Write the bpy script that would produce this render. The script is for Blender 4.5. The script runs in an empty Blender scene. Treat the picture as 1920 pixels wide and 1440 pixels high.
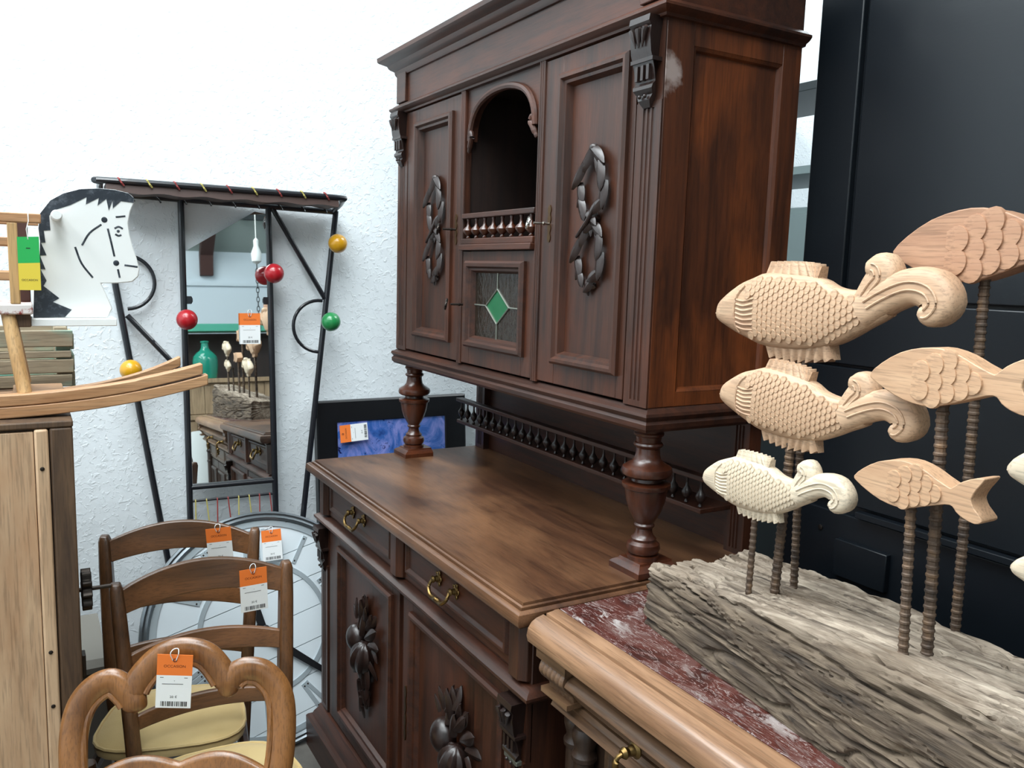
import bpy, bmesh, math, random
from mathutils import Vector, Matrix, noise
random.seed(7)
SC = bpy.context.scene
COL = SC.collection
R = math.radians
PI = math.pi

# ------------------------------------------------------------------ camera
def setup_camera():
    th, ph, ps = R(30.447), R(7.672), R(-1.712)
    fw = Vector((-math.cos(th)*math.cos(ph), math.sin(th)*math.cos(ph), -math.sin(ph)))
    r = Vector((math.sin(th), math.cos(th), 0)); d = fw.cross(r)
    r2 = math.cos(ps)*r + math.sin(ps)*d; d2 = -math.sin(ps)*r + math.cos(ps)*d
    m = Matrix((( r2.x, -d2.x, -fw.x), (r2.y, -d2.y, -fw.y), (r2.z, -d2.z, -fw.z))).to_4x4()
    m.translation = (3.05, 0, 1.62)
    c = bpy.data.cameras.new('camera'); c.sensor_width = 36; c.lens = 36*1564.1/1920
    c.clip_start = .02; c.clip_end = 60
    o = bpy.data.objects.new('camera', c); COL.objects.link(o); o.matrix_world = m
    SC.camera = o
setup_camera()

# ------------------------------------------------------------------ light
W = bpy.data.worlds.new('world'); SC.world = W; W.use_nodes = True
W.node_tree.nodes['Background'].inputs[0].default_value = (.80, .91, 1, 1)
W.node_tree.nodes['Background'].inputs[1].default_value = .16
def area(name, loc, target, sx, sy, power, col):
    l = bpy.data.lights.new(name, 'AREA'); l.shape = 'RECTANGLE'; l.size = sx; l.size_y = sy
    l.energy = power; l.color = col
    o = bpy.data.objects.new(name, l); COL.objects.link(o); o.location = loc
    o.rotation_euler = (Vector(target)-Vector(loc)).to_track_quat('-Z', 'Y').to_euler()
    return o
area('skylight', (1.2, -.35, 4.35), (1.0, .1, 0), 2.6, 1.5, 145, (.90, .97, 1))
area('skylight', (3.9, -.35, 4.35), (3.6, .2, 0), 2.4, 1.5, 105, (.90, .97, 1))
area('skylight', (2.4, -2.3, 4.35), (2.4, -2.0, 0), 3.4, 1.0, 85, (.92, .97, 1))
area('skylight', (1.0, 3.6, 4.3), (.5, 3.4, 0), 2.0, 1.2, 80, (.90, .97, 1))
VS = SC.view_settings
VS.view_transform = 'Standard'; VS.look = 'None'; VS.gamma = 1; VS.use_curve_mapping = False
VS.exposure = .30

# ------------------------------------------------------------------ materials
def new_mat(name):
    m = bpy.data.materials.new(name); m.use_nodes = True
    nt = m.node_tree; return m, nt, nt.nodes['Principled BSDF']
def lin(c):
    return tuple((v/12.92 if v <= .04045 else ((v+.055)/1.055)**2.4) for v in (x/255 for x in c)) + (1,)
def nd(nt, t, **kw):
    n = nt.nodes.new(t)
    for k, v in kw.items(): setattr(n, k, v)
    return n
def ramp(nt, src, stops):
    r = nd(nt, 'ShaderNodeValToRGB'); e = r.color_ramp.elements
    e[0].position, e[0].color = stops[0][0], stops[0][1]
    e[1].position, e[1].color = stops[-1][0], stops[-1][1]
    for p, c in stops[1:-1]:
        x = e.new(p); x.color = c
    nt.links.new(src, r.inputs[0]); return r
def coords(nt, scale, rot=(0, 0, 0)):
    tc = nd(nt, 'ShaderNodeTexCoord'); mp = nd(nt, 'ShaderNodeMapping')
    mp.inputs['Scale'].default_value = scale; mp.inputs['Rotation'].default_value = rot
    nt.links.new(tc.outputs['Object'], mp.inputs[0]); return mp.outputs[0]
def noise_tex(nt, vec, scale, detail=4, rough=.55, dist=0):
    n = nd(nt, 'ShaderNodeTexNoise'); nt.links.new(vec, n.inputs['Vector'])
    n.inputs['Scale'].default_value = scale; n.inputs['Detail'].default_value = detail
    n.inputs['Roughness'].default_value = rough; n.inputs['Distortion'].default_value = dist
    return n.outputs['Fac']
def mixc(nt, fac, a, b, mode='MIX'):
    m = nd(nt, 'ShaderNodeMix', data_type='RGBA', blend_type=mode)
    for s, v in ((0, fac), (6, a), (7, b)):
        if hasattr(v, 'is_linked'): nt.links.new(v, m.inputs[s])
        else: m.inputs[s].default_value = v
    return m.outputs[2]
def bump(nt, bs, h, strength, dist=.002, prev=None):
    b = nd(nt, 'ShaderNodeBump'); b.inputs['Strength'].default_value = strength
    b.inputs['Distance'].default_value = dist; nt.links.new(h, b.inputs['Height'])
    if prev: nt.links.new(prev, b.inputs['Normal'])
    nt.links.new(b.outputs[0], bs.inputs['Normal']); return b.outputs[0]
def plain(name, c, rough=.5, metal=0, coat=0, spec=.5):
    m, nt, b = new_mat(name)
    b.inputs['Base Color'].default_value = lin(c); b.inputs['Roughness'].default_value = rough
    b.inputs['Metallic'].default_value = metal; b.inputs['Coat Weight'].default_value = coat
    b.inputs['Specular IOR Level'].default_value = spec
    return m
def wood(name, c1, c2, axis='Z', rough=.4, k=14, s=3.0, blotch=None, bfac=(.45, .65), bmp=.15, coat=0, spec=.5, dist=.6):
    m, nt, b = new_mat(name)
    sc = [k, k, k]; sc['XYZ'.index(axis)] = 1
    v = coords(nt, sc)
    f = noise_tex(nt, v, s, 6, .6, dist)
    col = ramp(nt, f, [(.3, lin(c1)), (.72, lin(c2))]).outputs[0]
    sc2 = [2.2, 2.2, 2.2]; sc2['XYZ'.index(axis)] = .8
    v2 = coords(nt, sc2)
    if blotch:
        g = noise_tex(nt, v2, 2.2, 5, .6, .4)
        gr = ramp(nt, g, [(bfac[0], (0, 0, 0, 1)), (bfac[1], (1, 1, 1, 1))]).outputs[0]
        col = mixc(nt, gr, col, lin(blotch))
    sc3 = [300, 300, 300]; sc3['XYZ'.index(axis)] = 12
    p = noise_tex(nt, coords(nt, sc3), 1, 3, .6)
    pr = ramp(nt, p, [(.38, (.55, .55, .55, 1)), (.5, (1, 1, 1, 1))]).outputs[0]
    col = mixc(nt, .6, col, pr, 'MULTIPLY')
    nt.links.new(col, b.inputs['Base Color'])
    b.inputs['Roughness'].default_value = rough; b.inputs['Coat Weight'].default_value = coat
    b.inputs['Coat Roughness'].default_value = .25; b.inputs['Specular IOR Level'].default_value = spec
    n = bump(nt, b, f, bmp, .002); bump(nt, b, p, bmp*1.2, .001, n)
    return m
M = {}
MAH = dict(rough=.46, coat=.06, blotch=(88, 43, 21), bfac=(.5, .75))
M['mah_v'] = wood('dark_oak_upright_grain', (37, 18, 10), (74, 40, 24), 'Z', **MAH)
M['mah_h'] = wood('dark_oak_level_grain', (37, 18, 10), (73, 39, 24), 'X', **MAH)
M['mah_y'] = wood('dark_oak_depth_grain', (30, 15, 10), (58, 32, 22), 'Y', **MAH)
M['mah_side'] = wood('dark_oak_end_board', (50, 24, 11), (92, 47, 23), 'Z', rough=.46, coat=.06, blotch=(130, 66, 28), bfac=(.5, .7))
M['mah_top'] = wood('worn_oak_top', (52, 31, 20), (90, 58, 38), 'X', rough=.38, blotch=(118, 82, 56), bfac=(.42, .66), k=9, coat=.1)
def scuffed():
    m, nt, b = new_mat('scuffed_oak_stile')
    src = M['mah_side'].node_tree
    m2 = M['mah_side'].copy(); m2.name = 'scuffed_oak_stile'; bpy.data.materials.remove(m)
    nt = m2.node_tree; b = nt.nodes['Principled BSDF']; col = b.inputs['Base Color'].links[0].from_socket
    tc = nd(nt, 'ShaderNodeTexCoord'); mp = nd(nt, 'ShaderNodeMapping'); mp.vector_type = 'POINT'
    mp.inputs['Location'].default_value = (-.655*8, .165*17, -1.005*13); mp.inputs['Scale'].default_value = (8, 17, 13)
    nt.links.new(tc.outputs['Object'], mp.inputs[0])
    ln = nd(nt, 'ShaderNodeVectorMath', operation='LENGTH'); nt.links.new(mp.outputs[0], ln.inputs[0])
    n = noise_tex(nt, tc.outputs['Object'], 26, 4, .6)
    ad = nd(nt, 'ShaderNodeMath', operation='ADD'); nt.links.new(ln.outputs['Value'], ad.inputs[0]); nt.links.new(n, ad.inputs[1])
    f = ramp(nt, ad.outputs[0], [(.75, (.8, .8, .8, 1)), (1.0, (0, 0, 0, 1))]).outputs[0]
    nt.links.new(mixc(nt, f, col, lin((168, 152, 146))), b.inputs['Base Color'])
    M['scuff'] = m2
scuffed()
M['carve'] = wood('carved_oak', (24, 15, 13), (46, 29, 24), 'Z', rough=.36, coat=.2, k=8)
M['carve_h'] = wood('turned_oak', (48, 20, 10), (88, 44, 23), 'Z', rough=.3, coat=.35, k=6)
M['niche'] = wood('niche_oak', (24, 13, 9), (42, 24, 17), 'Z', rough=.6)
M['walnut'] = wood('pale_walnut', (112, 80, 58), (162, 124, 94), 'X', rough=.32, blotch=(184, 146, 114), bfac=(.45, .7), coat=.2)
M['walnut_d'] = wood('dark_walnut', (46, 33, 24), (82, 60, 43), 'X', rough=.42, blotch=(104, 78, 56), coat=.1)
M['walnut_m'] = wood('mid_walnut', (78, 56, 40), (128, 96, 70), 'X', rough=.4, blotch=(150, 116, 86), coat=.1)
M['walnut_v'] = wood('dark_walnut_upright', (34, 23, 17), (62, 43, 31), 'Z', rough=.42, coat=.1)
M['brass'] = plain('old_brass', (122, 98, 60), .38, 1)
M['bronze'] = plain('dark_bronze', (92, 70, 46), .42, .9)
M['iron'] = plain('dark_iron', (58, 52, 48), .45, .9)
M['steel'] = plain('bright_key_steel', (190, 186, 178), .25, 1)
M['lead'] = plain('lead_came', (128, 130, 120), .4, .7)
M['black_metal'] = plain('black_enamel_tube', (22, 24, 30), .32, 0, .3)
M['red'] = plain('red_lacquer_ball', (168, 22, 34), .3, 0, .4)
M['yellow'] = plain('yellow_lacquer_ball', (206, 150, 22), .3, 0, .4)
M['green'] = plain('green_lacquer_ball', (34, 128, 70), .3, 0, .4)
M['orange_card'] = plain('orange_card', (244, 126, 50), .6)
M['white_card'] = plain('white_card', (240, 242, 242), .6)
M['green_card'] = plain('green_card', (40, 172, 84), .45)
M['yellow_card'] = plain('yellow_card', (226, 202, 70), .45)
M['ink'] = plain('black_ink', (34, 32, 32), .7)
M['ink_red'] = plain('brown_ink', (98, 40, 18), .7)
M['string'] = plain('white_string', (225, 225, 220), .8)
M['red_str'] = plain('red_string', (140, 56, 54), .8)
M['yel_str'] = plain('yellow_string', (176, 164, 92), .8)
M['tag_film'] = plain('clear_tag_loop', (232, 236, 238), .3)
M['hat_cloth'] = plain('brown_leather_shelf', (66, 46, 40), .55)
M['black_frame'] = plain('black_lacquer_frame', (14, 15, 19), .42)
M['rim'] = plain('grey_zinc_rim', (120, 126, 130), .35, .8)
M['zinc'] = plain('pale_zinc_strip', (186, 198, 204), .4, .5)
M['seat'] = None
M['white_plastic'] = plain('white_moulded_plastic', (226, 230, 228), .4)
M['grey_metal'] = plain('grey_shelf_metal', (110, 124, 124), .5, .2)
M['dark_metal'] = plain('dark_shelf_metal', (38, 44, 46), .5, .2)
M['teal_paint'] = plain('green_painted_shelf', (66, 150, 126), .5)
M['horse_white'] = plain('white_gloss_paint', (238, 240, 238), .35)
M['horse_black'] = None
M['ring_plate'] = plain('grey_sheet_box', (120, 116, 108), .7)

def make_mats():
    # plaster wall
    m, nt, b = new_mat('white_rough_plaster'); M['plaster'] = m
    v = coords(nt, (1, 1, 1))
    n1 = noise_tex(nt, v, 55, 6, .55, .8); n2 = noise_tex(nt, v, 9, 4, .5, .3)
    r1 = ramp(nt, n1, [(.52, (0, 0, 0, 1)), (.68, (1, 1, 1, 1))]).outputs[0]
    b.inputs['Roughness'].default_value = .85
    b.inputs['Base Color'].default_value = (.80, .85, .88, 1)
    q = bump(nt, b, n2, .35, .008); bump(nt, b, r1, .42, .0035, q)
    # floor
    m, nt, b = new_mat('grey_concrete'); M['floor'] = m
    f = noise_tex(nt, coords(nt, (1, 1, 1)), 4, 8, .6)
    c = ramp(nt, f, [(.3, lin((70, 66, 62))), (.7, lin((112, 108, 102)))]).outputs[0]
    nt.links.new(c, b.inputs['Base Color']); b.inputs['Roughness'].default_value = .6
    # marble
    m, nt, b = new_mat('red_veined_marble'); M['marble'] = m
    v = coords(nt, (1, 1.5, 1), (0, 0, R(35)))
    n = noise_tex(nt, v, 7, 8, .65, 1.2)
    base = ramp(nt, n, [(.3, lin((36, 22, 21))), (.5, lin((80, 41, 35))), (.7, lin((104, 78, 73)))]).outputs[0]
    v2 = coords(nt, (13, 34, 26), (0, 0, R(24)))
    n2 = noise_tex(nt, v2, 1.0, 6, .7, 1.6)
    veins = ramp(nt, n2, [(.52, (0, 0, 0, 1)), (.60, (1, 1, 1, 1))]).outputs[0]
    n3 = noise_tex(nt, coords(nt, (1, 1, 1)), 4.5, 3, .5)
    patch = ramp(nt, n3, [(.40, (0, 0, 0, 1)), (.62, (1, 1, 1, 1))]).outputs[0]
    fac = nd(nt, 'ShaderNodeMath', operation='MULTIPLY'); nt.links.new(veins, fac.inputs[0]); nt.links.new(patch, fac.inputs[1])
    c = mixc(nt, fac.outputs[0], base, lin((176, 168, 164)))
    n4 = noise_tex(nt, coords(nt, (2, 9, 2), (0, 0, R(50))), 5, 5, .6, 2)
    v4 = ramp(nt, n4, [(.485, (0, 0, 0, 1)), (.5, (1, 1, 1, 1)), (.515, (0, 0, 0, 1))]).outputs[0]
    h = nd(nt, 'ShaderNodeMath', operation='MULTIPLY'); nt.links.new(v4, h.inputs[0]); h.inputs[1].default_value = .5
    c = mixc(nt, h.outputs[0], c, lin((196, 186, 182)))
    nt.links.new(c, b.inputs['Base Color']); b.inputs['Roughness'].default_value = .22
    # weathered beam
    m, nt, b = new_mat('weathered_grey_timber'); M['beam'] = m
    v = coords(nt, (3, 40, 40))
    n = noise_tex(nt, v, 1.6, 8, .65, .5)
    c = ramp(nt, n, [(.30, lin((44, 36, 30))), (.42, lin((116, 102, 88))), (.60, lin((168, 153, 136))), (.8, lin((200, 186, 168)))]).outputs[0]
    n2 = noise_tex(nt, coords(nt, (2, 5, 5)), 2, 4, .6)
    p2 = ramp(nt, n2, [(.45, (0, 0, 0, 1)), (.62, (1, 1, 1, 1))]).outputs[0]
    c = mixc(nt, p2, c, mixc(nt, .55, c, lin((96, 78, 60))))
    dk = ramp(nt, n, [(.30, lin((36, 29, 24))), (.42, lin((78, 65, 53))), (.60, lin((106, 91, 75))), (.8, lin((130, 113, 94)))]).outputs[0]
    at = nd(nt, 'ShaderNodeAttribute'); at.attribute_name = 'front_tone'
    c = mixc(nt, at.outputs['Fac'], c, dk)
    nt.links.new(c, b.inputs['Base Color']); b.inputs['Roughness'].default_value = .85
    n3 = noise_tex(nt, coords(nt, (8, 120, 120)), 1, 5, .6, .4)
    q = bump(nt, b, n, .7, .006); bump(nt, b, n3, .5, .003, q)
    # rusty rebar
    m, nt, b = new_mat('rusty_rebar'); M['rust'] = m
    n = noise_tex(nt, coords(nt, (1, 1, 1)), 45, 5, .6)
    c = ramp(nt, n, [(.3, lin((52, 44, 40))), (.55, lin((98, 80, 66))), (.75, lin((128, 100, 74)))]).outputs[0]
    nt.links.new(c, b.inputs['Base Color']); b.inputs['Roughness'].default_value = .6; b.inputs['Metallic'].default_value = .35
    # seat fabric
    m, nt, b = new_mat('beige_seat_fabric'); M['seat'] = m
    n = noise_tex(nt, coords(nt, (1, 1, 1)), 260, 2, .5); n2 = noise_tex(nt, coords(nt, (1, 1, 1)), 6, 3, .5)
    c = ramp(nt, n2, [(.3, lin((186, 158, 104))), (.7, lin((208, 182, 128)))]).outputs[0]
    nt.links.new(c, b.inputs['Base Color']); b.inputs['Roughness'].default_value = .8
    b.inputs['Sheen Weight'].default_value = .2
    bump(nt, b, n, .25, .001)
    # blue picture
    m, nt, b = new_mat('blue_abstract_print'); M['print'] = m
    v = coords(nt, (1, 1, 1))
    n = noise_tex(nt, v, 7, 6, .6, 1.2)
    c = ramp(nt, n, [(.3, lin((24, 46, 104))), (.45, lin((56, 98, 172))), (.58, lin((130, 138, 204))), (.75, lin((84, 134, 196)))]).outputs[0]
    n2 = noise_tex(nt, v, 26, 5, .7, 1.5); s = ramp(nt, n2, [(.62, (0, 0, 0, 1)), (.66, (1, 1, 1, 1))]).outputs[0]
    c = mixc(nt, s, c, lin((20, 26, 78)))
    nt.links.new(c, b.inputs['Base Color']); b.inputs['Roughness'].default_value = .25
    # black cabinet
    m, nt, b = new_mat('black_painted_wood'); M['black_paint'] = m
    n = noise_tex(nt, coords(nt, (1, 1, 1)), 2.2, 4, .55, .4)
    r = ramp(nt, n, [(.3, (.30, .30, .30, 1)), (.7, (.46, .46, .46, 1))]).outputs[0]
    b.inputs['Base Color'].default_value = lin((12, 18, 24)); nt.links.new(r, b.inputs['Roughness'])
    p = noise_tex(nt, coords(nt, (14, 14, 160)), 1, 4, .6); bump(nt, b, p, .12, .001)
    # horse black paint with wear
    m, nt, b = new_mat('worn_black_paint'); M['horse_black'] = m
    n = noise_tex(nt, coords(nt, (1, 1, 1)), 60, 6, .7)
    c = ramp(nt, n, [(.5, lin((40, 46, 54))), (.72, lin((92, 98, 106)))]).outputs[0]
    nt.links.new(c, b.inputs['Base Color']); b.inputs['Roughness'].default_value = .4
    # seat plank red and white flaking
    m, nt, b = new_mat('flaking_red_white_paint'); M['flake'] = m
    n = noise_tex(nt, coords(nt, (1, 1, 1)), 55, 6, .7)
    c = ramp(nt, n, [(.42, lin((150, 66, 58))), (.5, lin((222, 214, 210)))]).outputs[0]
    nt.links.new(c, b.inputs['Base Color']); b.inputs['Roughness'].default_value = .5
    # textured brown glass
    m, nt, b = new_mat('rippled_brown_glass'); M['brown_glass'] = m
    b.inputs['Base Color'].default_value = lin((38, 31, 24)); b.inputs['Roughness'].default_value = .14
    n = noise_tex(nt, coords(nt, (1, 1, .5)), 70, 3, .5, .6); bump(nt, b, n, .7, .004)
    b.inputs['Transmission Weight'].default_value = .1
    m, nt, b = new_mat('green_glass_diamond'); M['green_glass'] = m
    b.inputs['Base Color'].default_value = lin((20, 92, 56)); b.inputs['Roughness'].default_value = .25
    n = noise_tex(nt, coords(nt, (1, 1, 1)), 90, 3, .5); bump(nt, b, n, .3, .002)
    # demijohn
    m, nt, b = new_mat('teal_bottle_glass'); M['teal_glass'] = m
    b.inputs['Base Color'].default_value = lin((40, 150, 126)); b.inputs['Roughness'].default_value = .08
    b.inputs['Transmission Weight'].default_value = .35
    # mirror
    m, nt, b = new_mat('mirror_silver'); M['mirror'] = m
    b.inputs['Base Color'].default_value = (.86, .90, .90, 1); b.inputs['Metallic'].default_value = 1; b.inputs['Roughness'].default_value = .015
make_mats()
M['chair'] = wood('chestnut_chair_wood', (58, 38, 22), (110, 74, 46), 'Y', rough=.36, k=8, coat=.15, blotch=(124, 82, 50))
M['chair_v'] = wood('chestnut_chair_post', (58, 38, 22), (112, 75, 46), 'Z', rough=.36, k=8, coat=.15)
M['lp'] = wood('honey_cherry_wood', (98, 61, 30), (146, 97, 53), 'Z', rough=.28, k=7, coat=.35, blotch=(160, 108, 62))
M['pine'] = wood('pine_rocker', (166, 118, 78), (204, 160, 118), 'Y', rough=.5, k=12)
M['pine_v'] = wood('pine_dowel', (176, 134, 84), (206, 168, 118), 'Z', rough=.5, k=10)
M['planed'] = wood('planed_pale_board', (166, 130, 98), (210, 178, 144), 'Z', rough=.55, k=5, s=2, blotch=(176, 130, 92))
M['oldpost'] = wood('old_dark_post', (62, 45, 33), (110, 84, 60), 'Z', rough=.6, k=10, blotch=(52, 37, 28))
M['crate'] = wood('weathered_crate_board', (126, 112, 92), (180, 164, 138), 'Y', rough=.75, k=16, blotch=(120, 164, 148), bfac=(.46, .56))
M['plank'] = wood('dull_counter_plank', (126, 102, 76), (170, 144, 112), 'Z', rough=.6, k=10)
M['rafter'] = plain('brown_roof_beam', (72, 44, 38), .7)
M['ceil'] = plain('pale_ceiling_board', (168, 178, 172), .8)
M['white_board'] = plain('white_washed_board', (206, 216, 222), .6)
M['dial'] = plain('grey_white_dial_board', (208, 217, 222), .5)
M['fish'] = wood('pale_carved_wood', (182, 146, 116), (206, 173, 142), 'X', rough=.55, k=6, s=4, blotch=(172, 130, 102), bfac=(.5, .75))
M['fish_s'] = wood('cream_carved_wood', (202, 182, 156), (220, 204, 180), 'X', rough=.55, k=6, s=4)
M['fish_f'] = wood('flat_carved_wood', (180, 140, 108), (206, 168, 134), 'X', rough=.5, k=6, s=4)
M['fish_b'] = wood('brown_carved_wood', (158, 116, 90), (184, 142, 112), 'X', rough=.5, k=6, s=4)

# ------------------------------------------------------------------ mesh helpers
class G:
    def __init__(s): s.v = []; s.f = []
    def add(s, vs, fs):
        n = len(s.v); s.v += [tuple(p) for p in vs]; s.f += [tuple(i+n for i in f) for f in fs]; return s
    def box(s, x0, x1, y0, y1, z0, z1):
        return s.add([(x, y, z) for z in (z0, z1) for x, y in ((x0, y0), (x1, y0), (x1, y1), (x0, y1))],
                     [(3, 2, 1, 0), (4, 5, 6, 7), (0, 1, 5, 4), (1, 2, 6, 5), (2, 3, 7, 6), (3, 0, 4, 7)])
    def loops(s, rings, closed=True, cap0=False, cap1=False):
        n = len(rings[0]); vs = [p for r in rings for p in r]; fs = []
        for i in range(len(rings)-1):
            for j in range(n if closed else n-1):
                k = (j+1) % n; fs.append((i*n+j, i*n+k, (i+1)*n+k, (i+1)*n+j))
        if cap0: fs.append(tuple(range(n-1, -1, -1)))
        if cap1: fs.append(tuple(range((len(rings)-1)*n, len(rings)*n)))
        return s.add(vs, fs)
    def lathe(s, prof, n=24, o=(0, 0, 0), mat=None):
        o = Vector(o)
        rings = []
        for r, z in prof:
            ring = [Vector((max(r, 1e-4)*math.cos(2*PI*k/n), max(r, 1e-4)*math.sin(2*PI*k/n), z)) for k in range(n)]
            rings.append([(mat @ p if mat else p)+o for p in ring])
        return s.loops(rings, True, True, True)
    def tube(s, pts, r, n=10, up=(0, 0, 1), flat=1, closed=False):
        pts = [Vector(p) for p in pts]; m = len(pts)
        rs = r if isinstance(r, (list, tuple)) else [r]*m
        rings = []
        for i, p in enumerate(pts):
            a = pts[i-1] if (i > 0 or closed) else p
            b = pts[(i+1) % m] if (i < m-1 or closed) else p
            t = (b-a).normalized(); u = Vector(up)
            if abs(t.dot(u)) > .98: u = Vector((1, 0, 0)) if abs(t.x) < .9 else Vector((0, 1, 0))
            w = t.cross(u).normalized(); u = w.cross(t).normalized()
            rings.append([p + rs[i]*(math.cos(2*PI*k/n)*w + flat*math.sin(2*PI*k/n)*u) for k in range(n)])
        if closed: rings.append(rings[0]); return s.loops(rings)
        return s.loops(rings, True, True, True)
    def prism(s, outl, mp, d0, d1):
        n = len(outl)
        vs = [mp(a, b, d0) for a, b in outl]+[mp(a, b, d1) for a, b in outl]
        fs = [tuple(range(n-1, -1, -1)), tuple(range(n, 2*n))]+[(i, (i+1) % n, (i+1) % n+n, i+n) for i in range(n)]
        return s.add(vs, fs)
    def frame(s, u0, u1, v0, v1, prof, mp, cap=False):
        rings = [[mp(u0+d, v0+d, h), mp(u1-d, v0+d, h), mp(u1-d, v1-d, h), mp(u0+d, v1-d, h)] for d, h in prof]
        return s.loops(rings, True, False, cap)
    def wrap(s, x0, x1, y0, y1, prof, cap0=True, cap1=True):
        rings = [[(x0-o, y1, z), (x0-o, y0-o, z), (x1+o, y0-o, z), (x1+o, y1, z)] for o, z in prof]
        return s.loops(rings, True, cap0, cap1)
    def extr(s, prof, t0, t1, mp):
        return s.loops([[mp(a, b, t0) for a, b in prof], [mp(a, b, t1) for a, b in prof]], True, True, True)
    def ball(s, c, r, n=16, m=10, mat=None):
        rx, ry, rz = r if isinstance(r, (tuple, list)) else (r, r, r); c = Vector(c)
        rings = []
        for i in range(m+1):
            a = -PI/2+PI*i/m; q = max(math.cos(a), 1e-3)
            rings.append([(Vector((rx*q*math.cos(2*PI*k/n), ry*q*math.sin(2*PI*k/n), rz*math.sin(a)))) for k in range(n)])
        rings = [[(mat @ p if mat else p)+c for p in g] for g in rings]
        return s.loops(rings, True, True, True)
    def xf(s, mt):
        s.v = [tuple(mt @ Vector(p)) for p in s.v]; return s
    def mesh(s, name, off=(0, 0, 0), ang=32):
        me = bpy.data.meshes.new(name)
        me.from_pydata([(p[0]-off[0], p[1]-off[1], p[2]-off[2]) for p in s.v], [], s.f)
        bm = bmesh.new(); bm.from_mesh(me); bmesh.ops.recalc_face_normals(bm, faces=bm.faces[:]); bm.to_mesh(me); bm.free()
        me.polygons.foreach_set('use_smooth', [True]*len(me.polygons))
        me.set_sharp_from_angle(angle=R(ang)); me.update()
        return me

def tagp(o, label=None, cat=None, group=None, kind=None):
    for k, v in (('label', label), ('category', cat), ('group', group), ('kind', kind)):
        if v: o[k] = v
    return o
def thing(name, label, cat, loc=(0, 0, 0), rot=(0, 0, 0), group=None):
    o = bpy.data.objects.new(name, None); COL.objects.link(o); o.location = loc; o.rotation_euler = rot
    o.empty_display_size = .05
    return tagp(o, label, cat, group)
def obj(name, me, mat, parent=None, bev=0, seg=2):
    o = bpy.data.objects.new(name, me); COL.objects.link(o)
    if mat and not me.materials: me.materials.append(mat if not isinstance(mat, str) else M[mat])
    if parent: o.parent = parent
    if bev:
        b = o.modifiers.new('bevel', 'BEVEL'); b.width = bev; b.segments = seg; b.limit_method = 'ANGLE'; b.angle_limit = R(35)
        b.harden_normals = False
    return o
def part(root, name, g, mat, parent=None, bev=0, local=False, label=None):
    # geometry given in world coordinates unless local; the roots used this way are not rotated
    off = (0, 0, 0) if local else tuple(root.location)
    o = obj(name, g.mesh(name, off), mat, parent or root, bev)
    if label: o['label'] = label
    return o
def struct(name, g, mat, bev=0):
    return tagp(obj(name, g.mesh(name), mat, None, bev), kind='structure')
def FY(y0):   # map (u, v, h) on a face looking to -Y
    return lambda u, v, h: (u, y0-h, v)
def FX(x0):   # on a face looking to +X
    return lambda u, v, h: (x0+h, u, v)
def smooth_path(pts, k=6, closed=False):
    P = [Vector(p) for p in pts]; n = len(P); out = []
    for i in range(n if closed else n-1):
        a = P[(i-1) % n] if (closed or i > 0) else P[0]*2-P[1]
        b, c = P[i], P[(i+1) % n]
        d = P[(i+2) % n] if (closed or i < n-2) else P[-1]*2-P[-2]
        for j in range(k):
            t = j/k
            out.append(.5*((2*b)+(c-a)*t+(2*a-5*b+4*c-d)*t*t+(3*b-a-3*c+d)*t**3))
    if not closed: out.append(P[-1])
    return out
def text_mesh(body, size):
    cu = bpy.data.curves.new('lettering', 'FONT'); cu.body = body; cu.size = size; cu.align_x = 'CENTER'; cu.align_y = 'CENTER'
    o = bpy.data.objects.new('lettering', cu); me = bpy.data.meshes.new_from_object(o)
    bpy.data.objects.remove(o); bpy.data.curves.remove(cu)
    return me
TXT = Matrix(((0, 0, 1), (1, 0, 0), (0, 1, 0))).to_4x4()
# ------------------------------------------------------------------ room
g = G().box(-.12, 0, -3.5, 5.2, 0, 4.6); struct('wall_left', g, 'plaster')
g = G().box(-.2, 7.2, -3.5, 5.2, -.06, 0); struct('floor', g, 'floor')
g = G().box(7.0, 7.12, -3.5, 5.2, 0, 2.72); struct('wall_right', g, 'white_board')
g = G().box(-.12, 7.12, 5.2, 5.32, 0, 4.6); struct('wall_back', g, 'plaster')
g = G().box(-.12, 7.12, -3.62, -3.5, 0, 4.6); struct('wall_front', g, 'plaster')
def ceiling():
    # pitched roof lining rising from the far wall to the ridge above the aisle
    g = G()
    g.add([(7.1, -3.5, 2.70), (7.1, 5.2, 2.70), (4.6, 5.2, 4.45), (4.6, -3.5, 4.45), (7.1, -3.5, 2.76), (7.1, 5.2, 2.76), (4.6, 5.2, 4.51), (4.6, -3.5, 4.51)],
          [(0, 1, 2, 3), (7, 6, 5, 4), (0, 4, 5, 1), (1, 5, 6, 2), (2, 6, 7, 3), (3, 7, 4, 0)])
    g.box(0, 4.6, -3.5, 5.2, 4.45, 4.51)
    c = struct('ceiling', g, 'ceil')
    for x in (6.55, 6.1, 5.65, 5.2):     # thin rafters under the slope
        z = 2.70+(7.1-x)*.70
        obj('rafter', G().box(x-.03, x+.03, 1.6, 5.2, z-.07, z-.01).mesh('rafter'), 'dark_metal', c)
    gb = G().add([], [])
    gb.prism([(6.92, 2.44), (7.0, 2.44), (7.0, 2.70), (6.3, 3.2), (6.3, 3.0), (6.86, 2.66)], lambda a, b, d: (a, d, b), 1.2, 1.34)
    obj('roof_strut', gb.mesh('roof_strut'), 'rafter', c, .004)
ceiling()
struct('trim_1', G().box(6.97, 7.0, -3.5, 5.2, 2.33, 2.37), 'white_board')

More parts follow.
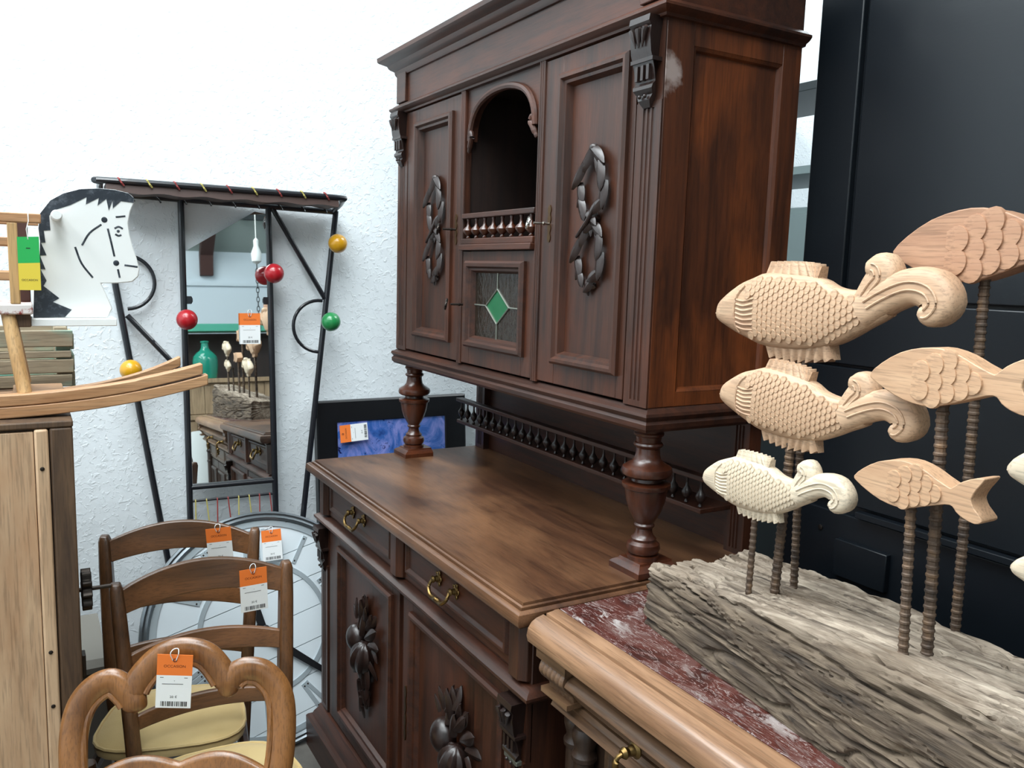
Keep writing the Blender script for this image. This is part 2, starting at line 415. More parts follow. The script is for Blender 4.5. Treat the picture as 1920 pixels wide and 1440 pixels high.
# ------------------------------------------------------------------ carved leaf shape shared by every leaf
def leaf_mesh(name, L, Wd, h, curl=.25):
    g = G(); n = 7; ring = []
    for i in range(n):
        t = i/(n-1); w = Wd*.5*(.35+.65*math.sin(PI*min(1, t*1.25)*.5+0))*(1-t)**.55*1.15+.0004; b = h*(1-curl*2*(t-.35)**2)*(.35+.65*(1-t)**.5)
        x = -L*t
        ring.append([(-w, -.001, x), (-w*.55, -b*.75, x), (0, -b*1.0, x-.0), (w*.55, -b*.75, x), (w, -.001, x), (0, .002, x)])
    g.loops(ring, True, True, True)
    return g.mesh(name, ang=40)
LEAF = leaf_mesh('leaf', .05, .026, .010)
LEAF.materials.append(M['carve'])
def leaf(parent, root, x, y, z, ang, sc=1.0, name='leaf', sx=1.0, tilt=0):
    o = bpy.data.objects.new(name, LEAF); COL.objects.link(o); o.parent = parent
    o.location = Vector((x, y, z))-root.location; o.rotation_euler = (R(tilt), R(ang), 0); o.scale = (sc*sx, sc, sc)
    return o
def key_and_plate(root, parent, x, y, z, shiny, h=.085, key=True):
    out = []
    N = 18
    for k in range(N+1):
        t = k/N; out.append((.0025+.0042*abs(math.sin(t*PI*4)), -h/2+h*t))
    outl = [(a, b) for a, b in out]+[(-a, b) for a, b in reversed(out)]
    pl = part(root, 'keyhole_plate', G().prism([(x+a, z+b) for a, b in outl], FY(y), -.001, .002), 'bronze', parent, label='slim scalloped bronze keyhole plate')
    if not key: return
    m = M['steel'] if shiny else M['iron']
    k = G(); k.tube([(x, y, z), (x-.006, y-.040, z)], .0030, 8)
    c = Vector((x-.014, y-.050, z))
    k.tube([c+Vector((.020*math.cos(a), .003*math.sin(a)-.010*math.cos(a), .013*math.sin(a))) for a in [2*PI*i/16 for i in range(16)]], .0036, 8, closed=True)
    k.lathe([(.004, 0), (.0045, .003), (.004, .006)], 10, (x-.002, y-.012, z), Matrix.Rotation(R(90), 4, 'X'))
    part(root, 'key', k, m, parent, label='steel key in the lock')
def flutes(x0, x1, n, d=.004):
    pr = [(x0, 0)]; w = (x1-x0)/n
    for i in range(n):
        c = x0+w*(i+.5); r = w*.30
        for k in range(7):
            a = PI*k/6; pr.append((c-r*math.cos(a), -d*math.sin(a)))
    pr += [(x1, 0)]
    return pr
def fluted_strip(g, x0, x1, y, z0, z1, n=3, thick=.012):
    e = (x1-x0)*.24; pr = flutes(x0+e, x1-e, n, .0045); zc = .012
    full = [(x0, 0)]+pr+[(x1, 0), (x1, -thick), (x0, -thick)]
    g.extr(full, z0+zc, z1-zc, lambda a, b, t: (a, y-b, t))
    g.box(x0, x1, y, y+thick, z0, z0+zc); g.box(x0, x1, y, y+thick, z1-zc, z1)
RAISED = [(0, -.002), (0, .006), (.004, .010), (.012, .011), (.016, .006), (.020, .005), (.024, -.004)]
BOLD = [(0, 0), (0, .008), (.005, .013), (.014, .014), (.020, .008), (.026, .006), (.031, -.006)]

# ------------------------------------------------------------------ carved oak sideboard (lower body)
def bail(root, parent, x, y, z, w=.09):
    b = G()
    for s in (-1, 1):
        b.lathe([(.012, 0), (.013, .002), (.008, .005), (.006, .012), (.009, .016), (.007, .021)], 14, (x+s*w/2, y, z), Matrix.Rotation(R(90), 4, 'X'))
        for q in range(5):
            a = 2*PI*q/5; b.ball((x+s*w/2+.011*math.cos(a), y-.002, z+.014*math.sin(a)), (.006, .003, .006), 8, 6)
    pts = [(x-w/2, y-.018, z), (x-w/2-.002, y-.026, z-.016), (x-w*.34, y-.030, z-.030), (x-w*.15, y-.028, z-.033), (x, y-.030, z-.030),
           (x+w*.15, y-.028, z-.033), (x+w*.34, y-.030, z-.030), (x+w/2+.002, y-.026, z-.016), (x+w/2, y-.018, z)]
    sp = smooth_path(pts, 4); n = len(sp)
    b.tube(sp, [.0034+.0022*math.sin(PI*i/(n-1)) for i in range(n)], 8)
    b.ball((x, y-.030, z-.030), (.009, .006, .006), 10, 6)
    part(root, 'handle', b, 'brass', parent, label='brass drop handle')

def console(root, x0, x1, y, z1, h, mat='carve', parent=None, name='carved_bracket'):
    # scrolled bracket seen from the front, leaf ribs on its face
    g = G(); xm = (x0+x1)/2; w = x1-x0
    prof = [(y+.012, z1), (y-.030, z1), (y-.032, z1-.012), (y-.026, z1-.02), (y-.028, z1-.22*h), (y-.024, z1-.40*h), (y-.014, z1-.58*h),
            (y-.010, z1-.72*h), (y-.016, z1-.76*h), (y-.017, z1-.80*h), (y-.010, z1-.86*h), (y-.012, z1-.92*h), (y-.004, z1-h), (y+.012, z1-h)]
    n = len(prof)
    def wid(z): 
        t = (z1-z)/h; return w*.5*(1 if t < .78 else max(.25, 1-(t-.78)*3.0))
    A = [(xm-wid(z), yy, z) for yy, z in prof]; B = [(xm+wid(z), yy, z) for yy, z in prof]
    g.loops([A, B], True, True, True)
    for k in (-1, 0, 1):
        xx = xm+k*w*.28
        g.tube(smooth_path([(xx, y-.030, z1-.03), (xx+k*.003, y-.033, z1-.14*h), (xx*.6+xm*.4, y-.030, z1-.34*h)], 4), [.004, .0045, .005, .0055, .006, .006, .005, .003, .0015][:9], 8)
    g.box(x0-.003, x1+.003, y-.022, y+.006, z1-.50*h, z1-.455*h)
    for k in (-1, 0, 1):
        g.box(xm+k*w*.28-.004, xm+k*w*.28+.004, y-.020, y-.006, z1-.70*h, z1-.53*h)
    g.ball((xm-.008, y-.016, z1-.88*h), .004, 8, 6); g.ball((xm+.008, y-.016, z1-.88*h), .004, 8, 6)
    part(root, name, g, mat, parent, .0012)

def sideboard():
    T = thing('oak_sideboard', 'dark carved oak sideboard with two drawers under a broad worn wooden top', 'sideboard', (1.11, 1.10, 0))
    x0, x1, yf, yb = .47, 1.757, .825, 1.40
    g = G().box(x0, x1, yf, yb, .10, .955)
    c = part(T, 'carcass', g, 'mah_v', None, .002)
    part(T, 'tabletop', G().wrap(.47, 1.76, .80, 1.41, [(.0, .955), (.020, .956), (.029, .963), (.032, .974), (.029, .986), (.022, .990), (.0185, .990), (.0180, .986), (.0150, .986), (.0145, .994), (.0105, .996), (.0100, .993), (.0075, .993), (.0065, 1.0)]), 'mah_top')
    part(T, 'rail_moulding', G().wrap(x0, x1, yf, yb, [(-.004, .79), (.010, .79), (.014, .797), (.026, .800), (.030, .806), (.030, .812), (.022, .817), (.012, .822), (-.004, .824)]), 'mah_h')
    part(T, 'plinth', G().wrap(x0, x1, yf, yb, [(.05, 0), (.052, .105), (.046, .112), (.036, .114), (.030, .128), (.020, .142), (.016, .155), (.004, .160)]), 'mah_h')
    # blocks beside the drawers
    for a, b in ((.472, .532), (1.073, 1.138), (1.692, 1.755)):
        m = (a+b)/2
        g = G().prism([(a, yf+.004), (a, yf-.010), (a+.014, yf-.024), (b-.014, yf-.024), (b, yf-.010), (b, yf+.004)], lambda u, v, d: (u, v, d), .830, .950)
        part(T, 'drawer_block', g, 'mah_v', None, .0015)
    for n, (a, b) in enumerate(((.540, 1.065), (1.146, 1.684))):
        g = G().box(a, b, yf-.006, yf+.01, .832, .950)
        g.frame(a+.008, b-.008, .848, .942, [(0, .004), (.006, .014), (.012, .014), (.020, .007), (.022, .007)], FY(yf), True)
        d = part(T, 'drawer', g, 'mah_h', None, .001)
        bail(T, d, (a+b)/2+(-.0 if n == 0 else -.02), yf-.008, .902)
    for n, (a, b) in enumerate(((.545, 1.118), (1.146, 1.686))):
        u0, u1 = ((.640, 1.080), (1.200, 1.678))[n]
        fr = G()
        for q in ((a, u0+.006, .165, .788), (u1-.006, b, .165, .788)): fr.box(q[0], q[1], yf-.010, yf+.004, q[2], q[3])
        fr.box(u0+.006, u1-.006, yf-.010, yf+.004, .165, .222); fr.box(u0+.006, u1-.006, yf-.010, yf+.004, .752, .788)
        d = part(T, 'door', fr, 'mah_v', None, .0012)
        part(T, 'panel', G().box(u0, u1, yf-.0015, yf+.003, .21, .76), 'mah_v', d)
        part(T, 'panel_moulding', G().frame(u0, u1, .212, .764, [(0, .010), (0, .018), (.006, .023), (.014, .022), (.020, .014), (.026, .012), (.032, .001)], FY(yf)), 'mah_h', d)
        cx = (u0+u1)/2+(.005 if n == 0 else .015); cz = .545
        yy = yf-.004
        # carved fruit and foliage drop
        part(T, 'carved_fruit', G().ball((cx-.044, yy-.012, cz-.004), (.038, .034, .042), 18, 12, Matrix.Rotation(R(-25), 4, 'Y')), 'carve', d)
        mel = G(); rings = []
        for i in range(15):
            t = -PI/2+PI*i/14; q = max(math.cos(t), .02)
            rings.append([Vector((.040*q*math.cos(p)*(1+.10*math.cos(8*p)), .036*q*math.sin(p)*(1+.10*math.cos(8*p)), .050*math.sin(t))) for p in [2*PI*k/32 for k in range(32)]])
        mt = Matrix.Rotation(R(14), 4, 'Y')
        mel.loops([[mt @ p + Vector((cx+.020, yy-.018, cz-.038)) for p in r_] for r_ in rings], True, True, True)
        part(T, 'carved_fruit', mel, 'carve', d)
        for (dx, dz, an, sc) in ((-.01, .15, 180, 1.0), (.015, .155, 170, 1.1), (-.035, .115, 200, .95), (.025, .125, 150, 1.1), (-.005, .11, 185, 1.4), (.04, .10, 140, 1.2),
                                 (.0, .065, 175, 1.3), (-.065, .105, 165, 1.0), (-.075, .085, 150, .8), (.055, .055, 120, 1.3), (.075, .03, 95, 1.1), (.085, .0, 60, .9),
                                 (.05, -.075, 20, 1.2), (.02, -.085, -5, 1.3), (-.02, -.07, -25, 1.2), (-.035, -.1, -10, 1.2), (.065, -.045, 30, 1.1), (.0, -.125, 5, 1.2),
                                 (.045, -.13, 10, 1.1), (-.03, -.155, -5, 1.0), (.02, -.17, 8, 1.1), (.05, -.16, 14, .9), (0, -.205, 4, 1.0), (-.015, -.19, -8, 1.1), (.005, -.235, 0, .9),
                                 (-.02, .135, 188, 1.1), (.005, .14, 178, 1.2), (-.02, .09, 195, 1.2), (.03, .085, 145, 1.2), (.01, .045, 165, 1.3), (-.03, .06, 170, 1.1), (-.045, -.07, -20, 1.0), (.0, -.10, 0, 1.3), (.035, -.10, 12, 1.2), (.03, -.145, 8, 1.1), (-.01, -.15, -6, 1.2), (.005, -.18, 2, 1.1)):
            an = -abs(an) if dx > 0 else abs(an); dz = dz*.56 if dz > 0 else dz*.82; dx *= .82
            leaf(d, T, cx+dx, yy-.003-random.random()*.012, cz+dz, an+random.uniform(-8, 8), sc*1.05, sx=1.3, tilt=random.uniform(-14, 14))
        if n == 1: key_and_plate(T, d, 1.168, yf-.011, .475, False, .15, False)
    for a, b in ((.470, .532), (1.694, 1.757)):
        g = G(); fluted_strip(g, a, b, yf-.014, .165, .66, 3, .016); g.box(a, b, yf-.008, yf+.004, .66, .79)
        part(T, 'pilaster', g, 'mah_v')
        console(T, a+.004, b-.004, yf-.012, .788, .15, 'carve')
    # small metal plate left on the right pilaster
    part(T, 'catch_plate', G().box(1.702, 1.752, yf-.026, yf-.013, .655, .664), 'lead', None, .001, label='grey metal catch on the right pilaster')
sideboard()

# ------------------------------------------------------------------ hutch (upper body)
def baluster_mesh(h, r, mat):
    pr = [(.30, 0), (.45, .04), (.30, .09), (.25, .14), (.60, .22), (.95, .34), (1.0, .42), (.85, .50), (.40, .62), (.28, .72), (.24, .86), (.34, .94), (.30, 1)]
    me = G().lathe([(a*r, b*h) for a, b in pr], 14).mesh('baluster'); me.materials.append(M[mat]); return me
def place(me, name, parent, root, loc, rot=(0, 0, 0), sc=(1, 1, 1)):
    o = bpy.data.objects.new(name, me); COL.objects.link(o); o.parent = parent
    o.location = Vector(loc)-root.location; o.rotation_euler = rot; o.scale = sc; return o

def hutch():
    T = thing('oak_hutch', 'tall dark oak hutch raised on turned columns with carved wreath doors', 'hutch', (1.11, 1.25, 1.0))
    X0, X1, yf, yb = .46, 1.765, 1.072, 1.44
    # turned columns
    prof = [(.034, .026), (.034, .036), (.028, .039), (.033, .043), (.036, .052), (.034, .062), (.026, .068), (.027, .074), (.021, .080), (.018, .088), (.017, .096), (.021, .100), (.022, .104),
            (.019, .108), (.025, .118), (.034, .136), (.041, .158), (.044, .176), (.045, .186), (.049, .188), (.051, .192), (.051, .198), (.046, .200), (.032, .203), (.031, .210),
            (.044, .213), (.051, .218), (.053, .226), (.051, .234), (.042, .240), (.033, .246), (.0275, .254), (.025, .266), (.0245, .276), (.029, .280), (.031, .284), (.029, .288), (.0255, .290),
            (.027, .302), (.031, .305), (.032, .309), (.030, .313), (.031, .320), (.034, .330)]
    prof = [(r, z*.316/.33) for r, z in prof]
    for x in (.512, 1.722):
        g = G().lathe(prof, 36, (x, 1.115, 1.0))
        g.wrap(x-.044, x+.044, 1.115-.044, 1.115+.044+.006, [(.006, 1.0), (.006, 1.012), (.002, 1.016), (-.008, 1.022), (-.010, 1.026)])
        part(T, 'column', g, 'carve_h')
    # base board with moulded edge
    part(T, 'base_moulding', G().wrap(X0+.006, X1-.006, yf+.006, yb, [(.004, 1.306), (.012, 1.307), (.018, 1.314), (.019, 1.324), (.014, 1.330), (.017, 1.334), (.021, 1.340), (.019, 1.346), (.010, 1.350), (.004, 1.356)]), 'mah_h')
    # carcass boards
    c = G(); c.box(X0+.004, X0+.026, yf+.006, yb, 1.356, 2.25); c.box(X0+.02, X1-.02, yb-.016, yb, 1.352, 2.25); c.box(X0+.02, X1-.02, yf+.02, yb-.01, 2.10, 2.13)
    c.box(.926, .940, yf+.012, yb-.01, 1.356, 2.12); c.box(1.332, 1.346, yf+.012, yb-.01, 1.356, 2.12); c.box(.93, 1.34, yf+.008, yb-.01, 1.672, 1.690)
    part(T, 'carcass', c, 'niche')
    # right side: stiles, rails and a sunk panel
    sd = part(T, 'side_panel', G().box(X1-.020, X1-.010, yf+.03, yb-.02, 1.37, 2.11), 'mah_side')
    s = G(); s.box(X1-.024, X1, yf+.0005, 1.143, 1.356, 2.115); s.box(X1-.024, X1, 1.385, yb, 1.356, 2.115)
    s.box(X1-.023, X1-.0005, 1.14, 1.39, 1.356, 1.386); s.box(X1-.023, X1-.0005, 1.14, 1.39, 2.062, 2.115)
    part(T, 'side_frame', s, 'scuff', None, .0015)
    g = G().frame(1.143, 1.385, 1.386, 2.062, [(0, .012), (.006, .009), (.009, .001)], FX(X1-.012)); part(T, 'panel_bead', g, 'mah_side', sd)
    # pilasters and consoles
    for n, (a, b) in enumerate(((.464, .540), (1.690, 1.7645))):
        g = G(); fluted_strip(g, a, b, yf-.004, 1.356, 1.955, 3, .026); g.box(a, b, yf-.002, yf+.022, 1.955, 2.12)
        part(T, 'pilaster', g, 'mah_v')
        console(T, a+.004, b-.010, yf-.004, 2.108, .165)
    # frieze and cornice
    part(T, 'frieze', G().wrap(X0, X1, yf-.002, yb, [(0, 2.115), (0, 2.236)]), 'mah_h')
    for a in (X0+.003, X1-.073):
        part(T, 'frieze_block', G().box(a, a+.07, yf-.012, yf, 2.140, 2.232), 'mah_h', None, .002)
    part(T, 'frieze_moulding', G().wrap(X0, X1, yf-.002, yb, [(-.002, 2.104), (.008, 2.105), (.010, 2.110), (.018, 2.114), (.024, 2.120), (.024, 2.125), (.016, 2.129), (.008, 2.136), (-.002, 2.138)]), 'mah_h')
    part(T, 'cornice', G().wrap(X0, X1, yf-.002, yb, [(-.002, 2.222), (.006, 2.224), (.010, 2.230), (.012, 2.240), (.022, 2.246), (.026, 2.250), (.030, 2.258), (.042, 2.264), (.050, 2.268), (.054, 2.272), (.055, 2.284), (.05, 2.286)]), 'mah_h')
    # doors with laurel wreaths
    for n, (a, b) in enumerate(((.545, .918), (1.350, 1.686))):
        u0, u1 = ((.612, .872), (1.416, 1.668))[n]
        fr = G()
        fr.box(a, u0+.006, yf-.004, yf+.016, 1.362, 2.102); fr.box(u1-.006, b, yf-.004, yf+.016, 1.362, 2.102)
        fr.box(u0+.006, u1-.006, yf-.004, yf+.016, 1.362, 1.418); fr.box(u0+.006, u1-.006, yf-.004, yf+.016, 2.050, 2.102)
        d = part(T, 'door', fr, 'mah_v', None, .0012)
        part(T, 'panel', G().box(u0, u1, yf+.008, yf+.014, 1.41, 2.06), 'mah_v', d)
        part(T, 'panel_moulding', G().frame(u0, u1, 1.410, 2.062, [(0, .004), (0, .012), (.006, .018), (.013, .018), (.018, .010), (.024, .008), (.030, -.008)], FY(yf)), 'mah_v', d)
        cx = (.747, 1.546)[n]; y = yf+.006
        strands = [[(0, 1.884), (-.028, 1.852), (-.044, 1.812), (-.040, 1.775), (-.018, 1.748), (.010, 1.722)],
                   [(0, 1.884), (.030, 1.852), (.047, 1.812), (.040, 1.772), (.018, 1.748), (-.010, 1.722)],
                   [(.010, 1.722), (.034, 1.698), (.043, 1.662), (.036, 1.622), (.016, 1.602), (-.006, 1.588)],
                   [(-.010, 1.722), (-.034, 1.690), (-.046, 1.652), (-.038, 1.618), (-.020, 1.600), (-.006, 1.588)]]
        for si, st in enumerate(strands):
            for i in range(len(st)-1):
                (p, q), (p2, q2) = st[i], st[i+1]
                an = math.degrees(math.atan2(-(p2-p), q-q2))
                e = 1 if i % 2 else -1; L_ = math.hypot(p2-p, q2-q)/.05
                leaf(d, T, cx+p+e*.003, y-.004-.004*(i % 2), q+.004, an+e*12, L_*1.5, sx=.98/max(.6, L_), tilt=-9)
                if i % 2 == 0: leaf(d, T, cx+p-e*.005, y-.002, q-.006, an-e*26, L_*1.2, sx=.8/max(.6, L_), tilt=-7)
        part(T, 'wreath_bud', G().ball((cx, y-.008, 1.888), (.012, .010, .010), 12, 8), 'carve', d)
        part(T, 'wreath_stem', G().tube([(cx-.042, y-.016, 1.700), (cx, y-.020, 1.730), (cx+.026, y-.016, 1.768)], [.0035, .005, .003], 8), 'carve', d)
        part(T, 'wreath_tip', G().tube([(cx-.006, y-.006, 1.592), (cx-.004, y-.004, 1.572)], [.006, .002], 8), 'carve', d)
        key_and_plate(T, d, (.896, 1.384)[n], yf-.004, 1.733, n == 1)
    # beaded strips between the bays
    for a, b in ((.918, .944), (1.324, 1.350)):
        pr = [(a, .004)]
        for k in range(3):
            c0 = a+(b-a)*(k+.5)/3; r = (b-a)/7
            pr += [(c0-r*math.cos(PI*j/5), .004+.005*math.sin(PI*j/5)) for j in range(6)]
        pr += [(b, .004), (b, -.014), (a, -.014)]
        part(T, 'beaded_strip', G().extr(pr, 1.358, 2.106, lambda u, h, t: (u, yf-h, t)), 'mah_v')
    # arched opening
    arch = [(.966, 1.968), (.970, 2.000), (.982, 2.026), (1.002, 2.048), (1.035, 2.066), (1.085, 2.078), (1.134, 2.081), (1.183, 2.078), (1.233, 2.066), (1.266, 2.048), (1.286, 2.026), (1.298, 2.000), (1.302, 1.968)]
    arch = [tuple(p)[:2] for p in smooth_path([(a, b, 0) for a, b in arch], 4)]
    g = G().prism([(.944, 1.968), (.944, 2.106), (1.324, 2.106), (1.324, 1.968)]+arch[::-1], FY(yf+.006), -.014, .004)
    a_ = part(T, 'arch_board', g, 'mah_h')
    part(T, 'arch_moulding', G().tube([(a, yf-.002, b) for a, b in arch], .009, 8, (0, 1, 0)), 'mah_h', a_)
    for s in (-1, 1):
        xm = 1.134+s*.166; g = G()
        g.tube(smooth_path([(xm+s*.004, yf, 1.975), (xm-s*.006, yf-.004, 1.990), (xm-s*.014, yf-.005, 1.978), (xm-s*.006, yf-.004, 1.966), (xm+s*.002, yf-.002, 1.952), (xm+s*.010, yf, 1.938)], 4), [.007]*9+[.008]*8+[.006]*3+[.004], 10)
        part(T, 'arch_scroll', g, 'mah_h', a_)
    # spindle gallery in the niche
    g = G().box(.944, 1.324, yf-.012, yf+.010, 1.760, 1.774); g.box(.944, 1.324, yf-.014, yf+.012, 1.690, 1.706); g.box(.944, 1.324, yf-.020, yf+.012, 1.674, 1.690)
    gal = part(T, 'gallery_rail', g, 'mah_h', None, .002)
    bm = baluster_mesh(.054, .016, 'carve_h')
    for k in range(8): place(bm, 'baluster', gal, T, (.966+k*.0475, yf-.001, 1.706))
    # stained glass door
    fr = G(); a, b, u0, u1 = .946, 1.322, .992, 1.276
    fr.box(a, u0, yf-.006, yf+.014, 1.362, 1.672); fr.box(u1, b, yf-.006, yf+.014, 1.362, 1.672); fr.box(u0, u1, yf-.006, yf+.014, 1.362, 1.424); fr.box(u0, u1, yf-.006, yf+.014, 1.630, 1.672)
    d = part(T, 'glazed_door', fr, 'mah_v', None, .0012)
    part(T, 'panel_moulding', G().frame(u0-.016, u1+.014, 1.410, 1.646, [(0, .006), (0, .014), (.006, .021), (.015, .020), (.020, .012), (.026, .010), (.033, -.006)], FY(yf)), 'mah_h', d)
    gx0, gx1, gz0, gz1 = 1.006, 1.258, 1.440, 1.616; cx, cz = 1.132, 1.527; dx, dz = .062, .046
    yg = yf+.004
    def pane(pts, m): part(T, 'pane', G().prism(pts, FY(yg), -.003, 0), m, d)
    pane([(cx, cz+dz), (cx-dx, cz), (cx, cz-dz), (cx+dx, cz)], 'green_glass')
    pane([(gx0, gz1), (gx0, cz), (cx-dx, cz), (cx, cz+dz), (cx, gz1)], 'brown_glass'); pane([(gx1, gz1), (gx1, cz), (cx+dx, cz), (cx, cz+dz), (cx, gz1)], 'brown_glass')
    pane([(gx0, gz0), (gx0, cz), (cx-dx, cz), (cx, cz-dz), (cx, gz0)], 'brown_glass'); pane([(gx1, gz0), (gx1, cz), (cx+dx, cz), (cx, cz-dz), (cx, gz0)], 'brown_glass')
    g = G()
    for p, q in (((cx, cz+dz), (cx-dx, cz)), ((cx-dx, cz), (cx, cz-dz)), ((cx, cz-dz), (cx+dx, cz)), ((cx+dx, cz), (cx, cz+dz)), ((cx, cz+dz), (cx, gz1)), ((cx, cz-dz), (cx, gz0)), ((cx-dx, cz), (gx0, cz)), ((cx+dx, cz), (gx1, cz))):
        g.tube([(p[0], yg-.001, p[1]), (q[0], yg-.001, q[1])], .0024, 6)
    part(T, 'lead_came', g, 'lead', d)
    key_and_plate(T, d, .960, yf-.006, 1.525, False, .075)
    # back of the open stage
    part(T, 'back_panel', G().box(.50, 1.73, 1.395, 1.408, 1.0, 1.31), 'mah_h')
    for a, b in ((.470, .530), (1.700, 1.757)):
        g = G(); fluted_strip(g, a, b, 1.372, 1.0, 1.308, 3, .036); part(T, 'back_post', g, 'mah_v')
    g = G().box(.505, 1.715, 1.278, 1.372, 1.098, 1.110); g.box(.50, 1.72, 1.276, 1.302, 1.172, 1.184)
    gal = part(T, 'gallery_shelf', g, 'mah_h', None, .002)
    bm = baluster_mesh(.062, .012, 'carve')
    for k in range(27): place(bm, 'baluster', gal, T, (.520+k*.0455, 1.289, 1.110))
hutch()
# ------------------------------------------------------------------ marble-topped walnut sideboard
def marble_sideboard():
    T = thing('marble_sideboard', 'walnut sideboard with a red marble top, standing under the carved fish', 'sideboard', (2.5, 1.1, 0))
    x0, x1, y0, y1 = 1.797, 3.42, .784, 1.36
    # bullnose wooden border round the marble
    def border(rings_prof):
        return [[(x0, y0+d, z), (x1-d, y0+d, z), (x1-d, y1, z), (x0, y1, z)] for d, z in rings_prof]
    pr = [(.060, .930), (.012, .932), (.003, .938), (0, .950), (.003, .964), (.010, .974), (.020, .980), (.036, .984), (.038, .978), (.042, .978), (.043, .985), (.058, .987), (.062, .9885), (.070, .9885), (.072, .984)]
    part(T, 'top_border', G().loops(border(pr), True, True, False), 'walnut')
    g = G().loops([[(x0+.002, y0+.071, z), (x1-.071, y0+.071, z), (x1-.071, y1-.004, z), (x0+.002, y1-.004, z)] for z in (.970, .990)], True, True, True)
    part(T, 'marble_slab', g, 'marble', None, .0015, label='dark red marble slab with white veins')
    # body
    xb = x0+.050
    part(T, 'carcass', G().box(xb, x1-.06, .885, 1.34, .05, .932), 'walnut_v', None, .002)
    part(T, 'plinth', G().box(xb-.03, x1-.03, .835, 1.34, 0, .10), 'walnut_d', None, .004)
    # cushion frieze over the drawers: swelling moulding in several steps
    pr = [(.900, .932), (.846, .931), (.842, .927), (.846, .921), (.848, .918), (.832, .914), (.814, .907), (.803, .899), (.800, .892), (.803, .888), (.812, .886), (.818, .880), (.822, .868), (.836, .852), (.852, .848), (.900, .846)]
    part(T, 'frieze_moulding', G().extr(pr, xb+.055, x1-.12, lambda a, b, t: (t, a, b)), 'walnut_m', None, .0008)
    pr = [(.900, .842), (.842, .841), (.834, .834), (.836, .829), (.828, .825), (.824, .818), (.830, .812), (.848, .808), (.900, .806)]
    part(T, 'lower_moulding', G().extr(pr, xb-.02, x1-.05, lambda a, b, t: (t, a, b)), 'walnut_m')
    # carved corner capitals with a fluted scroll
    for cx in (xb+.012, x1-.10):
        g = G().box(cx-.045, cx+.050, .796, .90, .914, .930)
        g.box(cx-.040, cx+.046, .806, .90, .846, .856)
        rings = []
        for i in range(11):
            t = i/10; z = .914-.058*t; o = .018*math.sin(PI*min(1, t*1.15+.1))
            ring = []
            for k in range(25):
                u = k/24; rib = .004*abs(math.sin(u*PI*6))
                ring.append((cx-.036+.078*u, .812-o-rib+.012*t, z))
            ring += [(cx+.042, .90, z), (cx-.036, .90, z)]
            rings.append(ring)
        g.loops(rings, True, True, True)
        cp = part(T, 'corner_capital', g, 'walnut_m', None, 0)
        # ringed columns below
    for cx in (1.836, 1.884, x1-.12, x1-.07):
        pr = [(.026, .06), (.026, .10), (.020, .11), (.022, .13), (.017, .15), (.0175, .40), (.019, .60), (.0195, .655), (.023, .658), (.023, .666), (.0195, .669), (.0195, .725), (.024, .729), (.025, .738), (.021, .744), (.0195, .750), (.024, .768), (.025, .780), (.020, .79), (.022, .806)]
        part(T, 'column', G().lathe(pr, 20, (cx, .865 if cx in (1.884, x1-.12) else .880, 0)), 'walnut_v')
    # doors and drawers under the mouldings
    for a, b in ((1.94, 2.42), (2.44, 2.86), (2.88, 3.24)):
        g = G().box(a, b, .868, .89, .70, .800); g.frame(a+.01, b-.01, .712, .792, [(0, 0), (.006, .008), (.012, .008), (.016, .003)], FY(.868), True)
        d = part(T, 'drawer', g, 'walnut_d', None, .001)
        g = G().box(a, b, .872, .89, .12, .69); g.frame(a+.05, b-.05, .17, .64, BOLD, FY(.872)); part(T, 'door', g, 'walnut_v', None, .001)
    # brass drop on the frieze drawer
    hx, hz = 2.085, .868
    def drop(hx):
        g = G().lathe([(.014, 0), (.015, .003), (.010, .007), (.007, .016), (.010, .024), (.006, .03)], 16, (hx, .818, hz), Matrix.Rotation(R(90), 4, 'X'))
        g.tube(smooth_path([(hx, .792, hz), (hx-.002, .782, hz-.006), (hx-.003, .780, hz-.020), (hx-.001, .784, hz-.034)], 4), [.004]*6+[.006]*6+[.005], 10)
        g.ball((hx-.001, .786, hz-.040), (.011, .009, .009), 12, 8); g.box(hx-.013, hx+.011, .778, .794, hz-.058, hz-.048); g.ball((hx-.001, .786, hz-.066), (.009, .008, .008), 12, 8)
        part(T, 'drawer_drop', g, 'brass', None, 0, label='brass drop handle')
    drop(hx); drop(2.62)
marble_sideboard()

